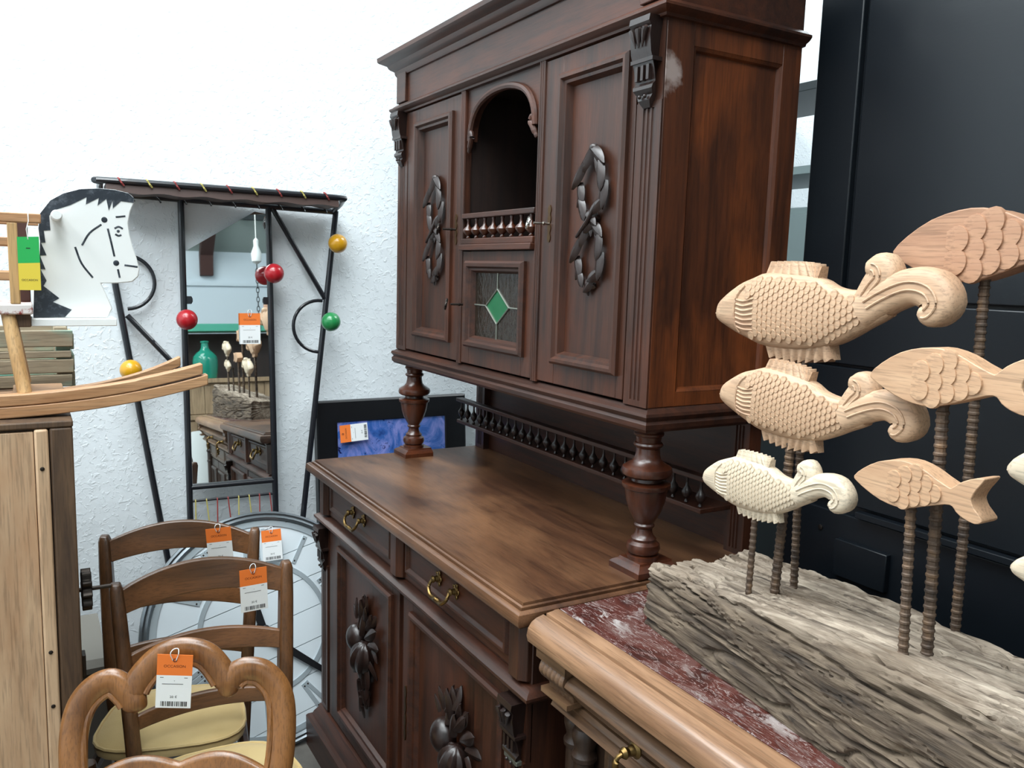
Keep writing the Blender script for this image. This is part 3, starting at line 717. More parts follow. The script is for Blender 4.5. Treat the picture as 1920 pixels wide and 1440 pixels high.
# ------------------------------------------------------------------ fish sculpture
UP = [(0, .001), (.012, .016), (.025, .029), (.060, .054), (.095, .068), (.124, .077), (.178, .075), (.232, .070), (.262, .057), (.290, .052), (.318, .052), (.338, .052)]
LO = [(0, -.001), (.008, -.010), (.0195, -.018), (.054, -.033), (.096, -.046), (.130, -.054), (.200, -.054), (.262, -.043), (.300, -.026), (.330, -.008), (.352, .004), (.368, .014)]
def fish_body(sc):
    """ornate carved fish: nose at the origin, body along +X, upright in Z, thickness in Y"""
    g = G(); U = smooth_path([(a, 0, b) for a, b in UP], 3); L = smooth_path([(a, 0, b) for a, b in LO], 3); n = len(U)
    rings = []
    for i in range(n):
        c = (U[i]+L[i])/2; h = (U[i]-L[i])/2; t = i/(n-1)
        th = .029*min(1, (t*5)**.6)*(1-.40*max(0, t-.45)/.55)
        th = max(th, .0012)
        ring = []
        for k in range(24):
            a = 2*PI*k/24; s, co = math.sin(a), math.cos(a)
            ring.append(c+h*(math.copysign(abs(s)**.85, s))+Vector((0, -th*math.copysign(abs(co)**.55, co), 0)))
        rings.append(ring)
    g.loops(rings, True, True, True)
    # tail lobes: curling, tapering to a rounded end
    def lobe(pts, rad, flat):
        sp = smooth_path([(a, 0, b) for a, b in pts], 5); m = len(sp)
        rs = []
        for i in range(m):
            t = i/(m-1)*(len(rad)-1); j = min(int(t), len(rad)-2); rs.append(rad[j]+(rad[j+1]-rad[j])*(t-j))
        rgs = []
        for i in range(m):
            a = sp[max(0, i-1)]; b = sp[min(m-1, i+1)]; tt = (b-a).normalized(); w = Vector((-tt.z, 0, tt.x))
            rgs.append([sp[i]+rs[i]*(w*math.copysign(abs(math.sin(q))**.7, math.sin(q)))+Vector((0, flat*math.copysign(abs(math.cos(q))**.6, math.cos(q)), 0)) for q in [2*PI*k/16 for k in range(16)]])
        g.loops(rgs, True, True, True)
        return sp
    l1 = lobe([(.322, .030), (.338, .056), (.350, .072), (.344, .086), (.328, .087)], [.022, .025, .029, .027, .012], .022)
    l2 = lobe([(.318, .018), (.360, .044), (.400, .060), (.432, .056), (.446, .038), (.436, .022), (.424, .024)], [.028, .027, .028, .031, .030, .022, .010], .025)
    # fins with ribs
    def fin(base, tip, ribs):
        m = ribs*4; A = smooth_path([(a, 0, b) for a, b in base], 22); B = smooth_path([(a, 0, b) for a, b in tip], 22); m = len(A)-1
        rg = []
        for i in range(m+1):
            wob = .0026*math.sin(i*2*PI*ribs/m); a, b = A[i], B[i]+(B[i]-A[i]).normalized()*wob; th = .0085+.0032*math.sin(i*2*PI*ribs/m)
            rg.append([a+Vector((0, -.013, 0)), b+Vector((0, -th, 0)), b+Vector((0, th, 0)), a+Vector((0, .013, 0))])
        g.loops(rg, True, True, True)
    fin([(.118, .066), (.170, .068), (.222, .064), (.230, .062)], [(.126, .093), (.165, .094), (.205, .093), (.236, .088)], 8)
    fin([(.128, -.044), (.180, -.048), (.230, -.044), (.264, -.036)], [(.136, -.070), (.180, -.074), (.222, -.071), (.274, -.063)], 8)
    # ridges: gill collar, side fin rays, tail grooves standing proud, mouth
    def ysurf(x, z):
        for i in range(n-1):
            xa = (U[i].x+L[i].x)/2; xb = (U[i+1].x+L[i+1].x)/2
            if xa <= x <= xb+1e-6 or i == n-2:
                f = min(1, max(0, (x-xa)/max(1e-6, xb-xa)))
                c = ((U[i].z+L[i].z)/2)*(1-f)+((U[i+1].z+L[i+1].z)/2)*f; h = ((U[i].z-L[i].z)/2)*(1-f)+((U[i+1].z-L[i+1].z)/2)*f; t = (i+f)/(n-1)
                th = .029*min(1, (t*5)**.6)*(1-.40*max(0, t-.45)/.55)
                q = min(.999, abs((z-c)/h)); s = q**(1/.85); return -th*(max(0, 1-s*s)**.5)**.55
        return 0
    def ridge(pts, r):
        sp = smooth_path([(a, 0, b) for a, b in pts], 4)
        g.tube([(p.x, ysurf(p.x, p.z)-.0004, p.z) for p in sp], r, 6)
    ridge([(.084, .052), (.070, .034), (.065, .008), (.067, -.014), (.076, -.032)], .0026)
    for k in range(7):
        z = .026-.0080*k; ridge([(.070, z), (.088, z-.002-.0004*k), (.112, z+.004*(1-k/3))], .0024)
    ridge([(.003, -.003), (.008, -.004), (.013, -.001)], .0012)
    for sp, o in ((l1, .005), (l2, .006)):
        m = len(sp)
        for e in (-1, 1):
            q = []
            for i in range(2, m-3):
                tt = (sp[i+1]-sp[i-1]).normalized(); w = Vector((-tt.z, 0, tt.x)); q.append(sp[i]+w*o*e+Vector((0, -.0252 if sp is l2 else -.0222, 0)))
            g.tube(q, .0020, 6)
    # scale positions
    spots = []
    row = 0; x = .096
    while x < .318:
        z = -.055+(row % 2)*.0065
        while z < .08:
            # inside the body outline with margin
            def lim(P, xx):
                for i in range(len(P)-1):
                    if P[i][0] <= xx <= P[i+1][0]: return P[i][1]+(P[i+1][1]-P[i][1])*(xx-P[i][0])/(P[i+1][0]-P[i][0])
                return P[-1][1]
            if lim(LO, x)+.012 < z < lim(UP, x)-.011 and not (x < .116 and -.030 < z < .032):
                spots.append((x, ysurf(x, z), z))
            z += .013
        x += .0105; row += 1
    g.v = [(a*sc, b*sc, c*sc) for a, b, c in g.v]
    return g, [(a*sc, b*sc, c*sc) for a, b, c in spots], ysurf
def scale_mesh(r, h):
    # shield: rounded toward the tail, its tail edge raised
    g = G(); pts = []
    for k in range(11):
        a = -PI*.62+PI*1.24*k/10; pts.append((r*.95*math.cos(a), r*math.sin(a)))
    pts += [(-r*.9, r*.6), (-r*.9, -r*.6)]
    n = len(pts)
    vs = [(x, 0.0012*r/.007, z) for x, z in pts]+[(x*.94, -h*(.55+.45*(x/r)) if x > 0 else -h*.5*(1+x/r), z*.94) for x, z in pts]+[(0, -h*.8, 0)]
    fs = [(i, (i+1) % n, (i+1) % n+n, i+n) for i in range(n)]+[(i+n, (i+1) % n+n, 2*n) for i in range(n)]
    return g.add(vs, fs)
FLAT = [(0, 0), (.014, .0141), (.0365, .0283), (.0616, .0358), (.0837, .0371), (.1058, .0318), (.1223, .0242), (.1409, .0169), (.1458, .0173), (.1548, .0256), (.1685, .0337), (.185, .0387), (.185, .0339), (.177, .0213), (.1722, .0104),
        (.1728, .0046), (.1772, -.0028), (.1877, -.0132), (.1871, -.0181), (.1792, -.0216), (.1644, -.0184), (.1539, -.0126), (.1484, -.0067), (.1383, -.0068), (.1134, -.0158), (.0874, -.0252), (.0681, -.0277), (.0447, -.0244), (.0231, -.0163), (.0054, -.007)]
def fish_flat(sc):
    sp = smooth_path([(a, b, 0) for a, b in FLAT], 2, True); O = [(p.x*sc, p.y*sc) for p in sp]; n = len(O)
    c = (sum(a for a, _ in O)/n, sum(b for _, b in O)/n)
    th = .017*sc**.5
    g = G().prism(O, lambda u, v, d: (u, d, v), -th, th)
    # border line of the scaled flank, gill arc
    spots = []
    rows = [(.064, [-.010, .010]), (.079, [-.0165, .001, .0195]), (.094, [-.009, .010, .025]), (.109, [-.004, .014]), (.122, [.004])]
    for x, zs in rows:
        for z in zs: spots.append((x*sc, -th, z*sc))
    return g, spots, th

def sculpture():
    T = thing('fish_sculpture', 'carved wooden fish on rusty rods standing in a weathered grey timber', 'sculpture', (2.4, 1.08, .99))
    # timber
    def sect(x):
        t = x-1.925
        yb0 = max(.872, .957-.120*t); yt0 = yb0+.006+.010*min(1, t*3); zt = 1.103+.088*t+.004*math.sin(x*9)
        return yb0, yt0, 1.205-.05*t+.008*math.sin(x*7), 1.215-.04*t, zt
    nx, per = 260, 176; rings = []
    for i in range(nx+1):
        x = 1.925+1.15*i/nx; yb0, yt0, yt1, yb1, zt = sect(x); ring = []
        H = zt-.99
        t_ = x-1.925; pl = [(yb0, .99), (yb0-.004, .99+H*.35), (yb0-.001, .99+H*.80), (yt0-.004, zt-.006), (yt0+.010, zt), ((yt0+yt1)*.5-.02, zt-.006), ((yt0+yt1)*.5+.03, zt-.016), (yt1-.05, zt-.010-.04*t_), (yt1, zt-.006-.05*t_), (yb1, zt-.04-.05*t_), (yb1, .99)]
        seg = [math.hypot(pl[k+1][0]-pl[k][0], pl[k+1][1]-pl[k][1]) for k in range(len(pl)-1)]; tot = sum(seg)
        for k in range(per):
            s = tot*k/(per-1); j = 0; acc = s
            while j < len(seg)-1 and acc > seg[j]: acc -= seg[j]; j += 1
            f = acc/seg[j]; a, b = pl[j], pl[j+1]
            y, z = a[0]+(b[0]-a[0])*f, a[1]+(b[1]-a[1])*f
            nrm = Vector((b[1]-a[1], -(b[0]-a[0]))).normalized()*-1      # outward in (y, z)
            d = 0
            nA = noise.noise(Vector((x*3.2+4*noise.noise(Vector((x*2, s*6, 3))), s*42, 1.7)))
            nB = noise.noise(Vector((x*6.5, s*95+3*noise.noise(Vector((x*5, s*10, 9))), 5.1)))
            nC = noise.noise(Vector((x*2.2, s*16, 8.3)))
            cr = max(0, .15-abs(nA))/.15; cr2 = max(0, .12-abs(nB))/.12
            d = .005*nC-.0115*cr**1.3*(1 if nC > -.25 else .3)-.0042*cr2+.0012*noise.noise(Vector((x*30, s*220, 2)))
            if s > tot*.46: d -= .004*max(0, noise.noise(Vector((x*4, s*55, 6))))
            if z < .996: d = min(d, 0)*.3
            yy, zz = y+nrm.x*d, max(.9905, z+nrm.y*d)
            xe = x
            if i < 14:   # ragged end
                xe = x+(1-i/14)*(.018*noise.noise(Vector((s*28, 1, 3)))+.010*noise.noise(Vector((s*90, 4, 3)))+(.03 if False else 0))
            ring.append((xe, yy, zz))
        rings.append(ring)
    g = G().loops(rings, True, False, True)
    # end grain: rings shrinking to the centre
    r0 = [Vector(p) for p in rings[0]]; c = sum(r0, Vector())/len(r0); er = [r0]
    for q in (.93, .8, .6, .35, .1):
        er.append([c+(p-c)*q+Vector((.004*noise.noise(Vector((k*.3, q*9, 2)))+.004, 0, 0)) for k, p in enumerate(r0)])
    g.loops(er, True, False, True)
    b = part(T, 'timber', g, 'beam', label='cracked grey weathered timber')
    at = b.data.attributes.new('front_tone', 'FLOAT', 'POINT')      # front face below the top edge takes the darker brown ramp
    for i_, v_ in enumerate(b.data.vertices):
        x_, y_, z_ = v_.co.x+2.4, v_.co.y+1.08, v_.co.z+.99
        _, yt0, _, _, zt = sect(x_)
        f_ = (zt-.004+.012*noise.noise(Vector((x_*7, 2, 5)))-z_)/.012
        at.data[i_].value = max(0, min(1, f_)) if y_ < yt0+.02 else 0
    def rod(x, y, xt, z1, r):
        r *= .78
        pr = []; L = z1-1.085; z = 0; p = .0105
        while z < L:
            pr += [(r, z), (r, z+p*.45), (r*1.18, z+p*.6), (r*1.18, z+p*.85), (r, z+p)]; z += p
        pr = [(a, min(zz, L)) for a, zz in pr]
        m = Vector((0, 0, 1)).rotation_difference(Vector((xt-x, 0, L)).normalized()).to_matrix().to_4x4()
        part(T, 'rod', G().lathe(pr, 10, (x, y, 1.085), m), 'rust')
    def ornate(nx_, ny, nz, sc, rot, mat, name, lab):
        g, spots, _ = fish_body(sc)
        o = obj(name, g.mesh(name, ang=50), mat, T); o['label'] = lab
        o.location = Vector((nx_, ny, nz))-T.location; o.rotation_euler = (0, R(-rot), 0)
        sm = scale_mesh(.0086*sc, .0034*sc).mesh('scale', ang=50); sm.materials.append(M[mat])
        for (a, bb, cc) in spots:
            s = bpy.data.objects.new('scale', sm); COL.objects.link(s); s.parent = o
            # follow the curve of the flank
            mid = .012*sc; k = (cc-mid)/(.062*sc); s.location = (a, bb-.0006, cc); s.rotation_euler = (R(-22*k), 0, R(2))
        return o
    def flatf(nx_, ny, nz, sc, rot, mat, lab):
        g, spots, th = fish_flat(sc)
        o = obj('flat_fish', g.mesh('flat_fish', ang=40), mat, T, .004); o['label'] = lab
        o.location = Vector((nx_, ny, nz))-T.location; o.rotation_euler = (0, R(-rot), 0)
        sm = scale_mesh(.0128*sc, .0032*sc).mesh('scale', ang=50); sm.materials.append(M[mat])
        for (a, bb, cc) in spots:
            s = bpy.data.objects.new('scale', sm); COL.objects.link(s); s.parent = o; s.location = (a, bb, cc)
    ornate(1.9093, 1.1106, 1.5576, 0.97, 0, 'fish', 'ornate_fish', 'largest carved fish with rows of scales and a curled tail')
    ornate(2.015, 1.0269, 1.4276, 0.7828, -3.9, 'fish', 'ornate_fish', 'middle carved fish with a curled tail')
    ornate(2.0301, 0.9836, 1.2886, 0.6159, 1.2, 'fish_s', 'ornate_fish', 'smallest carved fish, pale cream')
    flatf(2.3436, 0.9652, 1.3636, 0.93, 0, 'fish_f', 'small flat fish with few large scales and a forked tail')
    flatf(2.3346, 0.9939, 1.499, 1.1486, 0, 'fish_f', 'middle flat fish with large scales')
    flatf(2.2322, 1.1651, 1.6677, 1.5853, 0, 'fish_b', 'largest flat fish in browner wood')
    ornate(2.5515, 0.93, 1.4229, 0.558, 1, 'fish_s', 'ornate_fish', 'upper pale fish at the right edge')
    ornate(2.5664, 0.93, 1.3152, 0.4185, 1, 'fish_s', 'ornate_fish', 'lower pale fish at the right edge')
    rod(2.1421, 0.9836, 2.146, 1.2727, 0.006); rod(2.1557, 1.0272, 2.1692, 1.3921, 0.0089); rod(2.1256, 1.1106, 2.1091, 1.5181, 0.0078)
    rod(2.4297, 0.9653, 2.4185, 1.3503, 0.0076); rod(2.4436, 0.9942, 2.4297, 1.4768, 0.0088); rod(2.3767, 1.1651, 2.3662, 1.6291, 0.0084)
    rod(2.6501, 0.93, 2.6501, 1.4061, 0.0074); rod(2.6315, 0.9579, 2.6315, 1.3084, 0.0065)
sculpture()

# ------------------------------------------------------------------ black cabinet behind the timber
def black_cabinet():
    T = thing('black_cabinet', 'tall black painted cabinet standing behind the fish sculpture', 'cabinet', (2.4, 1.8, 0))
    y = 1.52
    part(T, 'carcass', G().box(1.742, 3.1, y+.012, 2.05, 0, 2.55), 'black_paint', None, .003)
    # tall upper stile and doors, sunk joint between them
    part(T, 'stile', G().box(1.742, 1.850, y-.004, y+.014, 1.585, 2.55), 'black_paint', None, .003)
    for a, b in ((1.862, 2.46), (2.466, 3.1)):
        part(T, 'door', G().box(a, b, y-.002, y+.014, 1.585, 2.55), 'black_paint', None, .003)
    for a, b in ((1.742, 2.40), (2.405, 3.1)):
        part(T, 'drawer', G().box(a, b, y, y+.014, 1.443, 1.578), 'black_paint', None, .003)
    part(T, 'panel', G().box(1.742, 3.1, y+.002, y+.014, 1.142, 1.437), 'black_paint', None, .003)
    part(T, 'shelf_edge', G().box(1.94, 3.1, y-.016, y+.004, 1.124, 1.1375), 'black_paint', None, .0015)
    for a, b in ((1.742, 2.34), (2.346, 3.1)):
        part(T, 'lower_door', G().box(a, b, y, y+.014, .10, 1.120), 'black_paint', None, .003)
    part(T, 'letter_plate', G().box(1.895, 2.022, y-.014, y+.002, .985, 1.066), 'black_paint', None, .002)
    for p in ((1.845, 1.075), (1.948, 1.040)):
        part(T, 'screw_head', G().lathe([(.006, 0), (.006, .003), (.003, .004)], 12, (p[0], y+.0005, p[1]), Matrix.Rotation(R(90), 4, 'X')), 'iron')
black_cabinet()

# ------------------------------------------------------------------ metal rack glimpsed between hutch and black cabinet
def metal_rack():
    T = thing('metal_rack', 'grey metal shelving seen through the gap behind the hutch', 'shelving', (.5, 3.0, 0))
    for x in (-.0, 1.0):
        for yy in (2.85, 3.25):
            part(T, 'upright', G().box(max(.01, x), max(.01, x)+.03, yy, yy+.03, 0, 2.7), 'dark_metal')
    for z, m in ((2.40, 'dark_metal'), (2.06, 'grey_metal')):
        part(T, 'shelf', G().box(.012, 1.03, 2.84, 3.29, z, z+.035), m, None, .003)
    B = thing('metal_locker', 'grey metal locker on the floor behind the hutch', 'locker', (.5, 3.06, 0))
    part(B, 'body', G().box(.05, .98, 2.90, 3.23, .0, 1.93), 'grey_metal', None, .005); part(B, 'lower_door', G().box(.06, .97, 2.88, 2.90, .05, 1.55), 'dark_metal', None, .003)
    part(B, 'upper_door', G().box(.06, .97, 2.88, 2.90, 1.56, 1.90), 'grey_metal', None, .003)
metal_rack()
# ------------------------------------------------------------------ price tags
def price_tag(label, loc, rot, w=.070, h=.108, price='20 €', heading='OCCASION', loop=True, group='orange and white price tags'):
    T = thing('price_tag', label, 'price tag', loc, rot, group)
    mp = lambda u, v, d: (d, u, v)
    def P(n, g, m, par=None): return obj(n, g.mesh(n), m, par or T)
    a = P('orange_header', G().prism([(-w/2, 0), (w/2, 0), (w/2, -h*.385), (-w/2, -h*.385)], mp, -.0004, .0004), 'orange_card')
    b = P('white_card', G().prism([(-w/2, -h*.385), (w/2, -h*.385), (w/2, -h), (-w/2, -h)], mp, -.0004, .0004), 'white_card')
    P('eyelet', G().tube([(.0007, .003*math.cos(q), -h*.10+.003*math.sin(q)) for q in [2*PI*k/12 for k in range(12)]], .0009, 6, closed=True), 'ink_red', a)
    def txt(s, size, z, m, par):
        me = text_mesh(s, size); me.transform(Matrix.Translation((.0007, 0, z)) @ TXT); obj('lettering', me, m, par)
    txt(heading, w*.12, -h*.215, 'ink_red', a)
    txt(price, w*.11, -h*.79, 'ink', b)
    g = G()
    for k, (u, l) in enumerate(((-.40, .10), (.28, .10), (-.34, .60), (.0, .02))):
        zz = -h*(.43, .43, .55, .49)[k]; g.box(.0004, .0007, w*u, w*(u+l), zz, zz+h*.008)
    P('print_lines', g, 'ink', b)
    g = G(); u = -.36; rr = random.Random(3)
    while u < .36:
        q = rr.choice((.012, .02, .03)); g.box(.0004, .0008, w*u, w*(u+q), -h*.965, -h*.875); u += q+rr.choice((.014, .022, .03))
    P('barcode', g, 'ink', b)
    if loop: P('plastic_loop', G().tube(smooth_path([(.001, -.004, -h*.10), (.004, -.008, h*.03), (.001, -.004, h*.10), (-.002, .004, h*.10), (.003, .006, h*.03), (.001, .002, -h*.10)], 4), .0009, 6), 'tag_film')
    return T

# ------------------------------------------------------------------ coat rack
def coat_rack():
    yaw, lean = R(-2.2), R(4)
    T = thing('coat_rack', 'black metal coat rack with mirror and coloured balls leaning on the white wall', 'coat rack', (.142, .62, 0), (0, -lean, yaw))
    def L(y, z, w=0): return (w, y-.62, z)
    def P(n, g, m, par=None, bev=0, lab=None):
        o = obj(n, g.mesh(n), m, par or T, bev)
        if lab: o['label'] = lab
        return o
    r = .0105
    def bar(n, pts, rad=r, m='black_metal', par=None): return P(n, G().tube([L(*p) for p in pts], rad, 10, (1, 0, 0)), m, par)
    bar('outer_leg', [(.212, 1.835), (.259, 1.546), (.375, .72), (.474, .0)]); bar('outer_leg', [(1.000, 1.825), (.856, .707), (.766, .0)])
    bar('upright', [(.468, 1.84), (.466, .0)]); bar('upright', [(.757, 1.83), (.758, .0)])
    bar('top_bar', [(.210, 1.838), (1.000, 1.822)], .0105)
    bar('mirror_bar', [(.468, .850), (.757, .850)], .009); bar('lace_rod', [(.468, .802), (.757, .802)], .0045); bar('lace_rod', [(.468, .52), (.757, .52)], .0045)
    bar('diagonal_strut', [(.772, 1.82), (.953, 1.505)], .009); bar('diagonal_strut', [(.291, 1.443), (.460, 1.243)], .009)
    ring = lambda c, rr, a0, a1: [(c[0]+rr*math.cos(R(a0+(a1-a0)*k/20)), c[1]+rr*math.sin(R(a0+(a1-a0)*k/20))) for k in range(21)]
    bar('half_ring', ring((.930, 1.404), .094, 82, 274), .0062); bar('half_ring', ring((.290, 1.552), .088, 82, -88), .0062)
    # hat shelf: loop of tube carrying a leather web
    q = []
    for (y, z, w) in ((.225, 1.842, 0), (.222, 1.850, .06), (.222, 1.852, .14), (.236, 1.852, .170), (.6, 1.851, .174), (.950, 1.848, .170), (.978, 1.844, .15), (.990, 1.838, .09), (.990, 1.825, 0)): q.append(L(y, z, w))
    sh = P('hat_shelf', G().tube(smooth_path(q, 5), .0100, 10), 'black_metal')
    g = G(); n = 40; A = []; B = []; C = []; D = []
    for k in range(n+1):
        y = .235+.725*k/n; s = .003*math.sin(k*.9)
        A.append(L(y, 1.846, .172)); B.append(L(y, 1.818+s, .176)); C.append(L(y, 1.830+s, .02)); D.append(L(y, 1.854, .02))
    g.loops([[A[k], B[k], C[k], D[k]] for k in range(n+1)], True, True, True)
    P('leather_web', g, 'hat_cloth', sh)
    for k in range(9):
        y = .275+k*.080; m = 'red_str' if k % 2 == 0 else 'yel_str'
        P('lacing', G().tube([L(y-.006, 1.862, .172), L(y-.003, 1.857, .1835), L(y+.003, 1.846, .1840), L(y+.010, 1.838, .178)], .0028, 6), m, sh)
        P('lace_hook', G().tube([L(y+.02, 1.842, .03), L(y+.045, 1.825, .008), L(y+.05, 1.815, .010)], .003, 6), 'black_metal', sh)
    # mirror with clips
    mp = lambda u, v, d: (d, u-.62, v)
    P('mirror', G().prism([(.478, .862), (.748, .862), (.748, 1.80), (.71, 1.806), (.478, 1.66)], mp, -.006, -.002), 'mirror', None, 0, 'tall narrow mirror with a slanted top corner')
    for y, s in ((.478, 1), (.748, -1)):
        g = G().prism([(y-s*.006, 1.482), (y+s*.014, 1.482), (y+s*.018, 1.490), (y+s*.018, 1.500), (y+s*.014, 1.508), (y-s*.006, 1.508)], mp, -.001, .004)
        P('mirror_clip', g, 'black_metal')
    # coloured balls on pegs
    for y, z, m, nm in ((.983, 1.700, 'yellow', 'upper right'), (.953, 1.420, 'green', 'right'), (.755, 1.588, 'red', 'upper'), (.467, 1.428, 'red', 'lower'), (.292, 1.265, 'yellow', 'left')):
        o = P('ball_hook', G().ball(L(y, z, .075), .034, 24, 14), m, None, 0, m+' lacquered wooden ball')
        P('peg', G().tube([L(y, z, 0), L(y, z, .05)], .0045, 8), 'black_metal', o)
    # zigzag strings under the mirror
    for k in range(8):
        y = .485+k*.036; m = ('yel_str', 'red_str')[(k//2) % 2]
        P('zigzag_string', G().tube([L(y, .806), L(y, .802, .006), L(y+(.016 if k % 2 else -.014)+.01, .52, .006)], .0022, 6), m)
    price_tag('orange and white price tag hanging against the coat rack mirror', (.142-1.448*math.sin(lean)+.012, .686, 1.448), (0, -R(2), R(-2)))
coat_rack()

# ------------------------------------------------------------------ framed print
def framed_print():
    lean = R(5)
    T = thing('framed_print', 'blue abstract print in a wide black frame leaning behind the sideboard', 'picture', (.125, 1.235, 0), (0, -lean, 0))
    H = 1.122
    mp = lambda u, v, d: (d, u, v)
    wv = .31
    P = lambda n, g, m, par=None: obj(n, g.mesh(n), m, par or T)
    fr = P('frame', G().frame(-wv, wv, 0, H, [(0, -.018), (0, .016), (.006, .020), (.05, .012), (.082, .004), (.086, -.002)], mp), 'black_frame')
    P('print', G().prism([(-wv+.075, .075), (wv-.075, .075), (wv-.075, H-.078), (-wv+.075, H-.078)], mp, -.010, -.001), 'print')
    P('backing', G().box(-.017, -.011, -wv+.004, wv-.004, .004, H-.004), 'hat_cloth')
    price_tag('orange and white price tag lying sideways on the blue print', (.125-.99*math.sin(lean)+.016, 1.014, .991), (R(90)+R(3), -lean, 0), .066, .110, '20 €', 'OCCASION', False)
framed_print()

# ------------------------------------------------------------------ round wall clock
def wall_clock():
    r = .40; lean = R(20)
    T = thing('wall_clock', 'large round zinc wall clock leaning on the floor behind the chairs', 'clock', (.408, .672, .0), (0, -lean, 0))
    # local: face looks to +X, centre at height r
    def P(n, g, m, par=None, bev=0, lab=None):
        o = obj(n, g.mesh(n), m, par or T, bev)
        if lab: o['label'] = lab
        return o
    def lathe(pr, n=72): return G().lathe(pr, n, (0, 0, r), Matrix.Rotation(R(90), 4, 'Y'))
    P('rim', lathe([(r-.030, 0), (r-.030, .018), (r-.022, .026), (r-.014, .020), (r-.008, .024), (r-.001, .018), (r, .006), (r-.004, -.004), (r-.03, -.004)]), 'rim')
    # dial made of boards with open joints, boards slightly off level
    dial = None; tilt = R(14); w = .105; R0 = r-.028
    k = -4
    while k <= 3:
        a, b = k*w+.0012, (k+1)*w-.0012
        lo, hi = max(a, -R0+.001), min(b, R0-.001)
        if hi > lo:
            pts = []; N = 10
            for i in range(N+1):
                v = lo+(hi-lo)*i/N; pts.append((math.sqrt(max(0, R0*R0-v*v)), v))
            pts = pts+[(-u, v) for u, v in reversed(pts)]
            ca, sa = math.cos(tilt), math.sin(tilt)
            P('dial_board', G().prism([(u*ca-v*sa, u*sa+v*ca+r) for u, v in pts], lambda u, v, d: (d, u, v), .002, .010+.0006*(k % 2)), 'dial')
        k += 1
    P('outer_band', lathe([(r-.052, .008), (r-.052, .014), (r-.034, .014), (r-.034, .008)]), 'zinc')
    P('inner_band', lathe([(.206, .008), (.206, .0135), (.222, .0135), (.222, .008)]), 'zinc')
    # numerals built of riveted strips
    num = {0: (-1, 0, 1, 2), 1: (0,), 2: (-.5, .5), 3: (-1, 0, 1), 4: (-.8, .4, .9), 5: (-.4, .4), 6: (-.8, 0, .9), 7: (-1, -.3, .5, 1), 8: (-1.2, -.4, .4, 1.1), 9: (-.8, .3, .9), 10: (-.4, .4), 11: (-.7, .2, .9)}
    for h, offs in num.items():
        a = -2*PI*h/12+PI/2; u = Vector((math.cos(a), math.sin(a))); t = Vector((-u.y, u.x))
        for j, of in enumerate(offs):
            sk = .012 if (h in (4, 5, 6, 10) and j) else 0
            p = u*.235+t*(of*.022-sk*.5); q = u*.338+t*(of*.022+sk); nn = Vector((-(q-p).y, (q-p).x)).normalized()*.0065
            o = P('numeral_strip', G().prism([(z[0], z[1]+r) for z in (p-nn, q-nn, q+nn, p+nn)], lambda a_, b_, d: (d, a_, b_), .009, .0135), 'zinc')
            g = G()
            for f in (.1, .9):
                c = p+(q-p)*f; g.ball((.0135, c.x, c.y+r), (.002, .003, .003), 8, 6)
            P('rivet', g, 'iron', o)
    P('hour_hand', G().prism([(0-.012, r-.03), (.012, r-.03), (-.02, r+.10), (-.045, r+.19), (-.05, r+.10)], lambda a_, b_, d: (d, a_, b_), .020, .023), 'black_frame')
    P('minute_hand', G().prism([(-.03, r+.02), (-.03, r-.02), (.20, r-.20), (.215, r-.19)], lambda a_, b_, d: (d, a_, b_), .024, .027), 'black_frame')
    P('hub', lathe([(.012, .008), (.012, .026), (.008, .030)], 20), 'black_frame')
    zt = .705
    price_tag('orange and white price tag hanging on the round clock face', (.198, .716, .700), (0, -R(14), R(0)), .068, .106)
wall_clock()

